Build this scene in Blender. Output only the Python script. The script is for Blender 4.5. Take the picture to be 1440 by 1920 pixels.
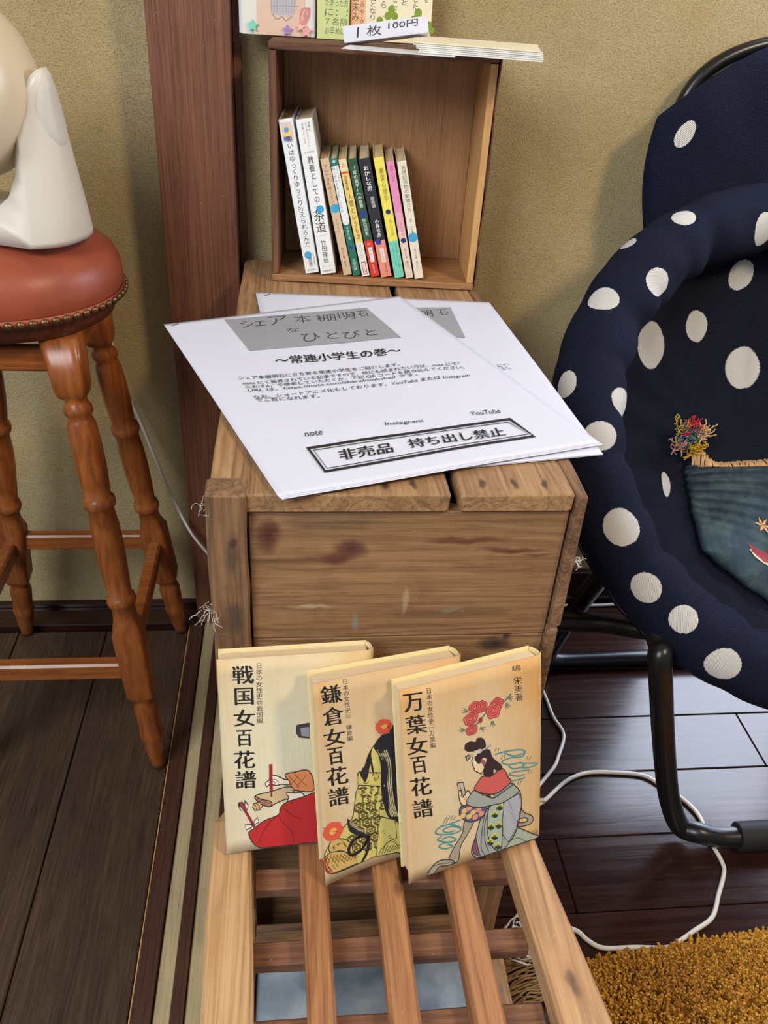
import bpy, bmesh, math, random
import numpy as np
from mathutils import Vector, Matrix
from mathutils.geometry import tessellate_polygon
random.seed(7); RNG = np.random.default_rng(7)
SC = bpy.context.scene; COL = SC.collection
for o in list(bpy.data.objects): bpy.data.objects.remove(o)

# ------------------------------------------------------------------ camera, world, lights, exposure
def srgb(*c):
    return tuple(((v/255)/12.92 if v/255 <= .04045 else ((v/255+.055)/1.055)**2.4) for v in c) + (1.0,)
FPX = 1553.0
PITCH, YAW, ROLL = math.radians(33.485), math.radians(7.41), math.radians(3.951)
CAM = np.array([0, 0, 1.02])
_f = np.array([math.sin(YAW)*math.cos(PITCH), math.cos(YAW)*math.cos(PITCH), -math.sin(PITCH)])
_r = np.array([math.cos(YAW), -math.sin(YAW), 0]); _u = np.cross(_r, _f)
_r, _u = math.cos(ROLL)*_r + math.sin(ROLL)*_u, -math.sin(ROLL)*_r + math.cos(ROLL)*_u
cd = bpy.data.cameras.new('camera'); cam = bpy.data.objects.new('camera', cd); COL.objects.link(cam); SC.camera = cam
cd.sensor_fit = 'VERTICAL'; cd.sensor_height = 36; cd.lens = FPX/1920*36; cd.clip_start = .01
mm = Matrix(((_r[0], _u[0], -_f[0], CAM[0]), (_r[1], _u[1], -_f[1], CAM[1]), (_r[2], _u[2], -_f[2], CAM[2]), (0, 0, 0, 1)))
cam.matrix_world = mm

w = bpy.data.worlds.new('world'); SC.world = w; w.use_nodes = True
w.node_tree.nodes['Background'].inputs[0].default_value = (.86, .92, 1.0, 1)
w.node_tree.nodes['Background'].inputs[1].default_value = .25

def area(name, loc, to, sx, sy, power, col, spread=math.pi):
    l = bpy.data.lights.new(name, 'AREA'); l.shape = 'RECTANGLE'; l.size = sx; l.size_y = sy
    l.energy = power; l.color = col; l.spread = spread
    o = bpy.data.objects.new(name, l); COL.objects.link(o); o.location = loc
    o.rotation_euler = (Vector(to)-Vector(loc)).to_track_quat('-Z', 'Y').to_euler()
    return o
area('daylight_window_left', (-1.25, -.85, 2.2), (.1, .9, .5), 1.15, 1.2, 58, (.93, .97, 1.0))
area('ceiling_lamp_warm', (1.25, -.35, 2.25), (.6, 1.15, .7), .3, .3, 27, (1.0, .78, .50))
area('daylight_garden_door', (1.25, 1.5, .75), (1.0, .9, .1), 1.2, 1.4, 75, (.74, .82, 1.0))
SC.view_settings.view_transform = 'Standard'; SC.view_settings.look = 'None'
SC.view_settings.exposure = 0.0; SC.view_settings.gamma = 1.0; SC.view_settings.use_curve_mapping = False

# ------------------------------------------------------------------ pixel -> world helpers (layout only)
def ray(x, y): return _f + _r*(x-720)/FPX - _u*(y-960)/FPX
def atz(x, y, z): d = ray(x, y); return CAM + d*((z-CAM[2])/d[2])
def aty(x, y, Y): d = ray(x, y); return CAM + d*((Y-CAM[1])/d[1])
def atplane(x, y, P, N): d = ray(x, y); return CAM + d*(np.dot(np.array(P)-CAM, N)/np.dot(d, N))
def proj(P):
    q = np.asarray(P)-CAM; z = q@_f
    return 720+FPX*(q@_r)/z, 960-FPX*(q@_u)/z, z

# ------------------------------------------------------------------ object helpers
WM = {}
def _link(o, parent, M):
    COL.objects.link(o)
    if parent is not None:
        o.parent = parent
    o.matrix_basis = M; WM[o.name] = (WM[parent.name] @ M) if parent is not None else M
    return o
def tag(o, label=None, cat=None, group=None, kind=None):
    if label: o['label'] = label
    if cat: o['category'] = cat
    if group: o['group'] = group
    if kind: o['kind'] = kind
    return o
def thing(name, loc, label, cat, group=None, rz=0.0):
    o = bpy.data.objects.new(name, None); o.empty_display_size = .05
    _link(o, None, Matrix.Translation(Vector(loc)) @ Matrix.Rotation(rz, 4, 'Z'))
    return tag(o, label, cat, group)
def mesh(name, V, F, mat, parent=None, smooth=False, loc=None, local=False, mi=None, uv=None, label=None):
    """V in world coordinates (unless local): stored relative to the parent / own origin."""
    V = np.asarray(V, float)
    if parent is not None:
        if not local:
            Mi = np.array(WM[parent.name].inverted()); V = V@Mi[:3, :3].T + Mi[:3, 3]
        M = Matrix.Identity(4)
    else:
        if loc is None: loc = (V.min(0)+V.max(0))/2; loc[2] = V[:, 2].min()
        V = V - np.array(loc); M = Matrix.Translation(Vector(loc))
    me = bpy.data.meshes.new(name); me.from_pydata(V.tolist(), [], [list(map(int, f)) for f in F])
    mats = mat if isinstance(mat, (list, tuple)) else [mat]
    for m in mats: me.materials.append(m)
    if mi is not None: me.polygons.foreach_set('material_index', np.asarray(mi, dtype=np.int32))
    if smooth: me.polygons.foreach_set('use_smooth', [True]*len(me.polygons))
    if uv is not None:
        l = me.uv_layers.new(name='UVMap'); idx = np.zeros(len(me.loops), dtype=np.int32); me.loops.foreach_get('vertex_index', idx)
        l.data.foreach_set('uv', np.asarray(uv, float)[idx].ravel())
    me.update()
    o = bpy.data.objects.new(name, me); _link(o, parent, M)
    if label: o['label'] = label
    return o
def join(parts):
    V = []; F = []; n = 0
    for v, f in parts:
        v = np.asarray(v, float); V.append(v); F += [[i+n for i in g] for g in f]; n += len(v)
    return np.vstack(V), F
def hexa(P8):
    return np.array(P8, float), [[0, 3, 2, 1], [4, 5, 6, 7], [0, 1, 5, 4], [1, 2, 6, 5], [2, 3, 7, 6], [3, 0, 4, 7]]
def bevel(V, F, w, seg=2):
    if w <= 0: return V, F
    bm = bmesh.new(); vs = [bm.verts.new(v) for v in V]
    for f in F: bm.faces.new([vs[i] for i in f])
    bmesh.ops.recalc_face_normals(bm, faces=bm.faces)
    bmesh.ops.bevel(bm, geom=list(bm.edges), offset=w, segments=seg, affect='EDGES', profile=.5)
    bm.verts.index_update(); V2 = np.array([v.co[:] for v in bm.verts]); F2 = [[v.index for v in f.verts] for f in bm.faces]; bm.free()
    return V2, F2
def cube(x0, x1, y0, y1, z0, z1, b=.001, jit=0.0, seg=2):
    P = np.array([(x0, y0, z0), (x1, y0, z0), (x1, y1, z0), (x0, y1, z0), (x0, y0, z1), (x1, y0, z1), (x1, y1, z1), (x0, y1, z1)], float)
    if jit: P += RNG.uniform(-jit, jit, P.shape)
    V, F = hexa(P); return bevel(V, F, b, seg)
def slab(P0, ex, ey, ez, b=.0005):
    P0, ex, ey, ez = map(lambda a: np.array(a, float), (P0, ex, ey, ez))
    V, F = hexa([P0, P0+ex, P0+ex+ey, P0+ey, P0+ez, P0+ex+ez, P0+ex+ey+ez, P0+ey+ez]); return bevel(V, F, b)
def plank(x0, x1, y0, y1, z0, z1, axis, b=.0012, wob=.0012, n=10):
    """a worn plank: long axis subdivided with slightly wavering edges"""
    lo = np.array([x0, y0, z0], float); hi = np.array([x1, y1, z1], float); a = 'xyz'.index(axis); o1, o2 = [i for i in range(3) if i != a]
    V = []; F = []; ring = [(0, 0), (1, 0), (1, 1), (0, 1)]
    rr = []
    c = b
    for (i, j) in ring:      # chamfered corners
        rr += [((i, j), (1-2*i)*c, 0), ((i, j), 0, (1-2*j)*c)] if (i, j) in ((1, 0), (0, 1)) else [((i, j), 0, (1-2*j)*c), ((i, j), (1-2*i)*c, 0)]
    ph = RNG.uniform(0, 6.28, (8, 2)); fr = RNG.uniform(1.5, 4.5, (8, 2))
    ts = [0, c/(hi[a]-lo[a])] + list(np.linspace(.06, .94, n)) + [1-c/(hi[a]-lo[a]), 1]
    for k, t in enumerate(ts):
        sh = c if k in (0, len(ts)-1) else 0
        for q, ((i, j), d1, d2) in enumerate(rr):
            p = np.zeros(3); p[a] = lo[a]+(hi[a]-lo[a])*t
            cq = q//2
            p[o1] = (hi if i else lo)[o1] + d1 + (1-2*i)*sh + (1-2*i)*wob*.5*(1+math.sin(ph[cq, 0]+fr[cq, 0]*6.28*t))*.7
            p[o2] = (hi if j else lo)[o2] + d2 + (1-2*j)*sh + (1-2*j)*wob*.5*(1+math.sin(ph[cq, 1]+fr[cq, 1]*6.28*t))*.7
            V.append(p)
    m = 8
    for k in range(len(ts)-1):
        for q in range(m): F.append([k*m+q, k*m+(q+1) % m, (k+1)*m+(q+1) % m, (k+1)*m+q])
    F.append(list(range(m))[::-1]); F.append([(len(ts)-1)*m+q for q in range(m)])
    bm = bmesh.new(); vs = [bm.verts.new(v) for v in V]
    for f in F: bm.faces.new([vs[i] for i in f])
    bmesh.ops.recalc_face_normals(bm, faces=bm.faces); bm.verts.index_update()
    F = [[v.index for v in f.verts] for f in bm.faces]; bm.free()
    return np.array(V), F
def tube(P, r, n=10, closed=False, caps=True):
    P = np.asarray(P, float); N = len(P); r = np.broadcast_to(np.asarray(r, float), (N,))
    T = np.roll(P, -1, 0)-np.roll(P, 1, 0) if closed else np.gradient(P, axis=0)
    T /= np.linalg.norm(T, axis=1)[:, None]+1e-12
    a = np.array([0, 0, 1.0]) if abs(T[0][2]) < .9 else np.array([1.0, 0, 0])
    u = np.cross(T[0], a); u /= np.linalg.norm(u); V = []
    for i in range(N):
        u = u - T[i]*(u@T[i]); u /= np.linalg.norm(u); v = np.cross(T[i], u)
        for k in range(n):
            t = 2*math.pi*k/n; V.append(P[i]+r[i]*(math.cos(t)*u+math.sin(t)*v))
    F = []
    for i in range(N if closed else N-1):
        j = (i+1) % N
        for k in range(n): F.append([i*n+k, i*n+(k+1) % n, j*n+(k+1) % n, j*n+k])
    if caps and not closed: F.append(list(range(n))[::-1]); F.append([(N-1)*n+k for k in range(n)])
    return np.array(V), F
def smooth_path(P, m=8):
    P = np.asarray(P, float); Q = np.vstack([2*P[0]-P[1], P, 2*P[-1]-P[-2]]); out = []
    for i in range(1, len(Q)-2):
        for t in np.linspace(0, 1, m, endpoint=False):
            out.append(.5*((2*Q[i])+(-Q[i-1]+Q[i+1])*t+(2*Q[i-1]-5*Q[i]+4*Q[i+1]-Q[i+2])*t*t+(-Q[i-1]+3*Q[i]-3*Q[i+1]+Q[i+2])*t**3))
    out.append(Q[-2]); return np.array(out)
def turned(p0, p1, prof, n=28, u0=(1, 0, 0), caps=True):
    """loft along an axis; prof = (t, radius, squareness)"""
    p0 = np.array(p0, float); p1 = np.array(p1, float); ax = p1-p0; T = ax/np.linalg.norm(ax)
    u = np.array(u0, float); u -= T*(u@T); u /= np.linalg.norm(u); v = np.cross(T, u); V = []; F = []
    for (t, r, s) in prof:
        for k in range(n):
            a = 2*math.pi*(k+.5)/n; c, d = math.cos(a), math.sin(a); q = 1/max(abs(c), abs(d)); q = min(q, 1.33); R = r*((1-s)+s*q)
            V.append(p0+ax*t+R*(c*u+d*v))
    m = len(prof)
    for i in range(m-1):
        for k in range(n): F.append([i*n+k, (i)*n+(k+1) % n, (i+1)*n+(k+1) % n, (i+1)*n+k])
    if caps: F.append(list(range(n))[::-1]); F.append([(m-1)*n+k for k in range(n)])
    return np.array(V), F
def grid(fn, nu, nv, closed_u=False):
    V = []; F = []; UV = []
    for j in range(nv+1):
        for i in range(nu+(0 if closed_u else 1)):
            V.append(fn(i/nu, j/nv)); UV.append((i/nu, j/nv))
    m = nu if closed_u else nu+1
    for j in range(nv):
        for i in range(nu):
            F.append([j*m+i, j*m+(i+1) % m if closed_u else j*m+i+1, (j+1)*m+((i+1) % m if closed_u else i+1), (j+1)*m+i])
    return np.array(V), F, np.array(UV)
def copy_tree(o, parent=None):
    c = o.copy(); COL.objects.link(c); c.parent = parent; WM[c.name] = WM[o.name]
    for ch in [q for q in list(bpy.data.objects) if q.parent == o]: copy_tree(ch, c)
    return c

# ------------------------------------------------------------------ materials
class NT:
    def __init__(s, name):
        s.m = bpy.data.materials.new(name); s.m.use_nodes = True; s.t = s.m.node_tree; s.b = s.t.nodes['Principled BSDF']
    def n(s, typ, ins=None, **at):
        nd = s.t.nodes.new(typ)
        for k, v in at.items(): setattr(nd, k, v)
        for k, v in (ins or {}).items():
            if hasattr(v, 'is_output') or isinstance(v, bpy.types.NodeSocket): s.t.links.new(v, nd.inputs[k])
            else: nd.inputs[k].default_value = v
        return nd
    def math(s, op, a, b=0.0, c=None):
        d = {0: a, 1: b}
        if c is not None: d[2] = c
        return s.n('ShaderNodeMath', d, operation=op).outputs[0]
    def vmath(s, op, a, b): return s.n('ShaderNodeVectorMath', {0: a, 1: b}, operation=op)
    def ramp(s, fac, stops, interp='LINEAR'):
        r = s.n('ShaderNodeValToRGB', {0: fac}); e = r.color_ramp; e.interpolation = interp
        while len(e.elements) < len(stops): e.elements.new(.5)
        for q, (p, c) in zip(e.elements, stops): q.position = p; q.color = c if len(c) == 4 else tuple(c)+(1,)
        return r.outputs[0]
    def mix(s, f, a, b, mode='MIX'):
        nd = s.n('ShaderNodeMix', data_type='RGBA', blend_type=mode)
        for k, v in ((0, f), (6, a), (7, b)):
            if isinstance(v, bpy.types.NodeSocket): s.t.links.new(v, nd.inputs[k])
            else: nd.inputs[k].default_value = v
        return nd.outputs[2]
    def noise(s, vec, scale, detail=4, rough=.5, dist=0.0):
        return s.n('ShaderNodeTexNoise', {'Vector': vec, 'Scale': scale, 'Detail': detail, 'Roughness': rough, 'Distortion': dist}).outputs[0]
    def coords(s, rnd=0.0, scale=(1, 1, 1), kind='Object'):
        tc = s.n('ShaderNodeTexCoord').outputs[kind]
        if rnd:
            oi = s.n('ShaderNodeObjectInfo').outputs['Random']; k = s.math('MULTIPLY', oi, rnd)
            cx = s.n('ShaderNodeCombineXYZ', {0: k, 1: k, 2: k}).outputs[0]; tc = s.vmath('ADD', tc, cx).outputs[0]
        return s.n('ShaderNodeMapping', {'Vector': tc, 'Scale': scale}).outputs[0]
    def bump(s, h, strength=.3, dist=.001, nrm=None):
        d = {'Height': h, 'Strength': strength, 'Distance': dist}
        if nrm is not None: d['Normal'] = nrm
        return s.n('ShaderNodeBump', d).outputs[0]
    def out(s, color=None, rough=None, normal=None, **kw):
        def st(k, v):
            if isinstance(v, bpy.types.NodeSocket): s.t.links.new(v, s.b.inputs[k])
            else: s.b.inputs[k].default_value = v
        if color is not None: st('Base Color', color)
        if rough is not None: st('Roughness', rough)
        if normal is not None: st('Normal', normal)
        for k, v in kw.items(): st(k.replace('_', ' '), v)
        return s.m
def plain(name, col, rough=.5, **kw):
    return NT(name).out(color=srgb(*col), rough=rough, **kw)

_wc = {}
def wood(key, axis='x', blobs=None, origin=(0, 0, 0)):
    """procedural wood, grain running along `axis`; blobs = knots/stains at object-space points (x, y, z, radius, strength)"""
    k = (key, axis)
    if blobs is None and k in _wc: return _wc[k]
    P = dict(
        crate=((184, 147, 106), (155, 118, 80), (108, 78, 52), .72, 24, .5),
        cratefront=((168, 129, 91), (142, 106, 72), (98, 69, 46), .7, 20, .5),
        weathered=((158, 120, 84), (122, 90, 62), (78, 56, 42), .8, 26, .7),
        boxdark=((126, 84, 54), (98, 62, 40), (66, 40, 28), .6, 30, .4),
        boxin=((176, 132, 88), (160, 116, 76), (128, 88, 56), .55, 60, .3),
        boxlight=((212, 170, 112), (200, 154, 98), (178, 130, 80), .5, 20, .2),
        post=((140, 92, 66), (116, 72, 50), (78, 46, 34), .55, 60, .35),
        railwood=((206, 168, 124), (184, 142, 98), (142, 100, 66), .6, 20, .4),
        slatwood=((184, 132, 84), (160, 108, 66), (116, 72, 44), .58, 24, .4),
        crosswood=((152, 110, 84), (130, 90, 66), (94, 62, 46), .5, 22, .3),
        stool=((166, 100, 46), (142, 78, 34), (104, 52, 24), .28, 16, .08),
        stooldark=((112, 56, 38), (92, 44, 30), (66, 30, 20), .3, 20, .1),
        floorl=((86, 64, 48), (66, 48, 36), (40, 28, 22), .5, 34, .5),
        floorr=((58, 32, 26), (46, 25, 21), (34, 18, 15), .20, 14, .06),
        sill=((92, 56, 40), (74, 44, 32), (48, 28, 22), .5, 30, .3),
        pale=((196, 180, 140), (184, 166, 126), (160, 140, 104), .5, 50, .3),
    )[key]
    a, b, c, rough, fr, bs = P
    N = NT('wood_%s_%s' % (key, axis))
    straight = .5 if key in ('post', 'boxin', 'railwood', 'pale') else 1.0
    across = fr; along = fr*.05*straight
    def mp(v, k, ka=None):
        sc = [across*k]*3; sc['xyz'.index(axis)] = along*(ka or k); return N.n('ShaderNodeMapping', {'Vector': v, 'Scale': sc}).outputs[0]
    co = N.coords(rnd=37.0)
    big = N.noise(co, 4.0, 4, .55)
    n1 = N.noise(mp(co, 1), 1.0, 4, .55, .4*straight)
    n2 = N.noise(mp(co, 9, 5), 1.0, 4, .65)                       # fibres
    n3 = N.noise(mp(co, 30, 18), 1.0, 2, .6)                      # pores
    wv = N.math('SINE', N.math('MULTIPLY', N.math('ADD', n1, N.math('MULTIPLY', big, .35)), 62.0))
    wv = N.math('POWER', N.math('MULTIPLY', N.math('ADD', wv, 1.0), .5), 2.2)
    fac = N.math('ADD', N.math('MULTIPLY', n1, .42), N.math('ADD', N.math('MULTIPLY', n2, .62), N.math('MULTIPLY', wv, -.12)))
    col = N.ramp(fac, [(.22, srgb(*c)), (.47, srgb(*b)), (.70, srgb(*a))])
    col = N.mix(N.ramp(n3, [(.58, (0, 0, 0, 1)), (.72, (.55,)*3+(1,))]), col, N.mix(1.0, col, (.50, .42, .36, 1), 'MULTIPLY'))
    dirt = N.noise(co, 17, 5, .7)
    col = N.mix(N.ramp(dirt, [(.50, (0, 0, 0, 1)), (.75, (.6 if key in ('weathered', 'crate', 'cratefront', 'floorl') else .3,)*3+(1,))]), col, N.mix(1.0, col, (.60, .54, .50, 1), 'MULTIPLY'))
    spk = N.noise(co, 260, 2, .5)
    if key in ('weathered', 'crate', 'cratefront', 'railwood', 'slatwood', 'crosswood', 'post'):
        col = N.mix(N.ramp(spk, [(.72, (0, 0, 0, 1)), (.80, (.28,)*3+(1,))]), col, srgb(220, 200, 170))
    if blobs:
        raw = N.n('ShaderNodeTexCoord').outputs['Object']
        wob = N.vmath('SCALE', N.n('ShaderNodeTexNoise', {'Vector': raw, 'Scale': 45.0, 'Detail': 3.0}).outputs['Color'], (0, 0, 0)); wob.inputs['Scale'].default_value = .012
        rw = N.vmath('ADD', raw, wob.outputs[0]).outputs[0]
        for (x, y, z, rx, rz, st, dc) in blobs:
            d = N.vmath('SUBTRACT', rw, (x-origin[0]+.006, y-origin[1]+.006, z-origin[2]+.006)).outputs[0]
            d = N.vmath('MULTIPLY', d, (1/rx, 1/(rx*2.5), 1/rz)).outputs[0]
            L = N.n('ShaderNodeVectorMath', {0: d}, operation='LENGTH').outputs['Value']
            f = N.ramp(L, [(0, (st,)*3+(1,)), (.55, (st*.75,)*3+(1,)), (1.0, (0, 0, 0, 1))])
            col = N.mix(f, col, srgb(*dc))
    rr = N.math('ADD', rough-.1, N.math('MULTIPLY', n2, .22))
    nm = N.bump(N.math('ADD', N.math('ADD', N.math('MULTIPLY', n2, .8), N.math('MULTIPLY', n3, .25)), N.math('MULTIPLY', wv, -.22)), min(1, bs*1.3), .0014)
    m = N.out(color=col, rough=rr, normal=nm)
    if blobs is None: _wc[k] = m
    return m

def plaster():
    N = NT('sand_plaster'); co = N.coords()
    a = N.noise(co, 520, 4, .7); b = N.noise(co, 1300, 2, .5); c = N.noise(co, 4.5, 5, .55); d = N.noise(co, 26, 4, .6)
    col = N.ramp(c, [(.3, srgb(212, 190, 136)), (.5, srgb(226, 204, 154)), (.7, srgb(218, 192, 134))])
    col = N.mix(N.math('MULTIPLY', d, .22), col, srgb(160, 136, 88))
    col = N.mix(N.ramp(a, [(.38, (.5,)*3+(1,)), (.52, (0, 0, 0, 1))]), col, srgb(132, 108, 72))
    col = N.mix(N.ramp(b, [(.62, (0, 0, 0, 1)), (.75, (.5,)*3+(1,))]), col, srgb(236, 224, 190))
    # scuffs
    sc = N.n('ShaderNodeMapping', {'Vector': co, 'Scale': (7, 7, 22)}).outputs[0]
    s = N.noise(sc, 1.0, 6, .7)
    col = N.mix(N.ramp(s, [(.66, (0, 0, 0, 1)), (.74, (.45,)*3+(1,))]), col, srgb(228, 212, 172))
    h = N.math('ADD', N.math('MULTIPLY', a, 1.0), N.math('ADD', N.math('MULTIPLY', b, .3), N.math('MULTIPLY', d, .8)))
    return N.out(color=col, rough=.95, normal=N.bump(h, 1.0, .0038))
M_PLASTER = plaster()
def papermat(name, col, rough=.7, sc=60, amt=.06):
    N = NT(name); co = N.coords(); n = N.noise(co, sc, 3)
    c = srgb(*col); d = tuple(q*(1-amt*2.2) for q in c[:3])+(1,)
    return N.out(color=N.mix(n, d, c), rough=rough, normal=N.bump(n, .12, .001))
M_SHEET = papermat('printer_paper', (212, 214, 229), .55, 25, .02)
def blackmat(): return plain('toner_black', (28, 27, 30), .6)
INK = {}
def ink(c, rough=.6):
    k = tuple(c)
    if k not in INK: INK[k] = plain('ink_%02x%02x%02x' % k, k, rough)
    return INK[k]
def blockmat(axis='z', base=(232, 214, 176), dark=(196, 170, 128)):
    N = NT('page_block_'+axis); sc = [2, 2, 2]; sc['xyz'.index(axis)] = 2500
    n = N.noise(N.coords(scale=sc), 1.0, 2); b = N.noise(N.coords(), 30, 3)
    return N.out(color=N.mix(b, N.ramp(n, [(.3, srgb(*dark)), (.6, srgb(*base))]), srgb(*base)), rough=.85, normal=N.bump(n, .2, .0004))

# ------------------------------------------------------------------ print builder: flat print laid on a surface fn(u,v,h) -> world
_tc = {}
def textmesh(s, bold=0.0, line=1.0, al='LEFT', res=3):
    k = (s, bold, line, al)
    if k in _tc: return _tc[k]
    c = bpy.data.curves.new('t', 'FONT'); c.body = s; c.resolution_u = res; c.offset = bold; c.space_line = line; c.align_x = al
    o = bpy.data.objects.new('t', c); COL.objects.link(o); bpy.context.view_layer.update()
    dg = bpy.context.evaluated_depsgraph_get(); me = o.evaluated_get(dg).to_mesh()
    V = np.array([v.co[:2] for v in me.vertices]) if len(me.vertices) else np.zeros((0, 2)); F = [list(p.vertices) for p in me.polygons]
    o.evaluated_get(dg).to_mesh_clear(); bpy.data.objects.remove(o); bpy.data.curves.remove(c)
    if len(V): V = (V-V.min(0))/np.maximum(V.max(0)-V.min(0), 1e-9)
    _tc[k] = (V, F); return V, F
class Print:
    def __init__(s, S, px=None, h0=.00012, dh=.000003, step=.06):
        s.S = S; s.px = px; s.h = h0; s.dh = dh; s.V = []; s.F = []; s.MI = []; s.m = []; s.k = 0; s.step = step
    def add(s, UV, F, col, up=True):
        if up: s.h += s.dh
        m = ink(col) if isinstance(col, tuple) else col
        if m not in s.m: s.m.append(m)
        i = s.m.index(m); n = len(s.V)
        for (u, v) in UV: s.V.append(s.S(u, v, s.h))
        for f in F: s.F.append([n+q for q in f]); s.MI.append(i)
    def uv(s, P): return np.array([s.px(x, y) for x, y in P])
    def quad(s, Q, col, n=(1, 1)):
        """Q = TL, TR, BR, BL in uv"""
        Q = np.asarray(Q, float); nu, nv = n; UV = []; F = []
        for j in range(nv+1):
            for i in range(nu+1):
                a, b = i/nu, j/nv; UV.append((1-b)*((1-a)*Q[0]+a*Q[1])+b*((1-a)*Q[3]+a*Q[2]))
        for j in range(nv):
            for i in range(nu): p = j*(nu+1)+i; F.append([p+nu+1, p+nu+2, p+1, p])
        s.add(UV, F, col)
    def text(s, st, Q, col, bold=0.0, line=1.0, al='LEFT', fat=0):
        T, F = textmesh(st, min(bold, 0.0), line, al)
        if not len(T): return
        Q = np.asarray(Q, float); a = T[:, 0:1]; b = 1-T[:, 1:2]
        UV = (1-b)*((1-a)*Q[0]+a*Q[1])+b*((1-a)*Q[3]+a*Q[2])
        s.add(UV, F, col)
        ex = (Q[1]-Q[0])/max(1, max(len(q) for q in st.split('\n')))
        for k in range(fat):   # thick verticals, thin horizontals
            s.add(UV+ex*.028*(k+1), F, col); s.add(UV-ex*.02*(k+1), F, col)
    def poly(s, P, col, up=True):
        P = np.asarray(P, float)
        T = tessellate_polygon([[Vector((p[0], p[1], 0)) for p in P]])
        F = []
        for t in T:
            a, b, c = [P[i] for i in t]; F.append(list(t) if (b[0]-a[0])*(c[1]-a[1])-(b[1]-a[1])*(c[0]-a[0]) > 0 else list(t)[::-1])
        P = [tuple(q) for q in P]; out = []; st = list(F); mid = {}
        while st:      # follow the curved surface closely
            t = st.pop(); L = [math.dist(P[t[k]], P[t[(k+1) % 3]]) for k in range(3)]; k = L.index(max(L))
            if L[k] < s.step: out.append(t); continue
            a, b, c = t[k], t[(k+1) % 3], t[(k+2) % 3]; key = (min(a, b), max(a, b))
            if key not in mid: mid[key] = len(P); P.append(((P[a][0]+P[b][0])/2, (P[a][1]+P[b][1])/2))
            m_ = mid[key]; st += [[a, m_, c], [m_, b, c]]
        s.add(P, out, col, up)
    def stroke(s, P, w, col, m=5, closed=False, up=True, asp=1.0):
        P = np.asarray(P, float)
        if closed: P = np.vstack([P, P[:1]])
        if m > 1 and len(P) > 2: P = smooth_path(P, m)
        Q = P*np.array([1, asp]); T = np.gradient(Q, axis=0); L = np.linalg.norm(T, axis=1)+1e-12; Nn = np.c_[-T[:, 1], T[:, 0]]/L[:, None]*w/2
        A = (Q+Nn)/np.array([1, asp]); B = (Q-Nn)/np.array([1, asp]); n = len(P); UV = np.vstack([A, B])
        s.add(UV, [[i, i+1, n+i+1, n+i] for i in range(n-1)], col, up)
    def ell(s, c, rx, ry, col, n=20, up=True):
        s.poly([(c[0]+rx*math.cos(2*math.pi*k/n), c[1]+ry*math.sin(2*math.pi*k/n)) for k in range(n)], col, up)
    def make(s, name, parent):
        if not s.V: return None
        o = mesh(name, s.V, s.F, s.m, parent, mi=s.MI); s.V = []; s.F = []; s.MI = []; s.m = []; return o
def vert(s): return '\n'.join(s)
# ================================================================== SETTING
WY = 1.22
floor = tag(mesh('floor', *cube(-1.6, 2.2, -1.2, 1.9, -.06, -.012, 0), plain('subfloor', (26, 18, 15), .9)), kind='structure')
def board(name, x0, x1, y0, y1, z1, m, ax, b=.0012):
    return mesh(name, *plank(x0, x1, y0, y1, -.012, z1, ax, b=b, wob=.0003, n=2), m, floor)
xs = [-.1905, -.333, -.483, -.633, -.783, -.933, -1.083, -1.233, -1.383, -1.6]
for i in range(len(xs)-1):
    ys = [-1.2, -.35+.25*(i % 3), .9-.4*((i+1) % 2), 1.15] if i > 1 else [-1.2, -.3-.2*i, 1.15]
    for j in range(len(ys)-1): board('plank', xs[i+1]+.0008, xs[i]-.0008, ys[j]+.0006, ys[j+1]-.0006, RNG.uniform(-.0006, 0), wood('floorl', 'y'), 'y')
yy = [.583+.1105*k for k in range(-16, 6)]
yy = [-1.2]+[y for y in yy if y > -1.15]+[1.2]
for k in range(len(yy)-1):
    xx = [-.085]+[q for q in (.12+.37*((k*5) % 3)/3+.62*np.arange(4))]; xx = xx[:4]+[2.2]
    for j in range(len(xx)-1): board('plank', xx[j]+.0006, xx[j+1]-.0006, yy[k]+.0007, yy[k+1]-.0007, RNG.uniform(-.0005, 0), wood('floorr', 'x'), 'x')
# sliding door sill between the two floors
sill = tag(mesh('trim_1', *cube(-.19, -.086, -1.2, 1.16, -.012, -.004, 0), wood('sill', 'y')), kind='structure')
for nm, x0, x1, z, k in (('threshold_edge', -.190, -.1875, .002, 'boxlight'), ('threshold_rail', -.187, -.164, .004, 'sill'), ('groove_strip', -.163, -.1435, -.001, 'pale'),
                         ('threshold_rail', -.143, -.128, .004, 'sill'), ('groove_strip', -.1275, -.107, -.001, 'pale'), ('threshold_rail', -.1065, -.087, .004, 'sill')):
    mesh(nm, *plank(x0, x1, -1.2, 1.18, -.005, z, 'y', b=.0007, wob=.0006, n=14), wood(k, 'y'), sill)
# walls
tag(mesh('wall_back', *cube(-1.6, .70, WY, WY+.08, -.012, 2.5, 0), M_PLASTER), kind='structure')
tag(mesh('wall_back', *cube(1.75, 2.2, WY, WY+.08, -.012, 2.5, 0), M_PLASTER), kind='structure')
tag(mesh('wall_back', *cube(.70, 1.75, WY, WY+.08, 1.9, 2.5, 0), M_PLASTER), kind='structure')
post = tag(mesh('post', *cube(-.175, -.0755, 1.165, WY+.01, .0, 2.5, .002), wood('post', 'z')), kind='structure')
tag(mesh('trim_2', *plank(-.0755, -.0655, 1.20, WY+.004, .0, 2.5, 'z', b=.001, wob=.0005, n=4), wood('post', 'z')), kind='structure')
tag(mesh('baseboard_left', *cube(-1.6, -.1755, 1.16, WY, -.010, .006, .002), wood('floorr', 'x')), kind='structure')
tag(mesh('baseboard_left', *cube(-1.6, -.1755, WY-.012, WY+.001, .0065, .014, .001), wood('floorr', 'x')), kind='structure')
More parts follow.
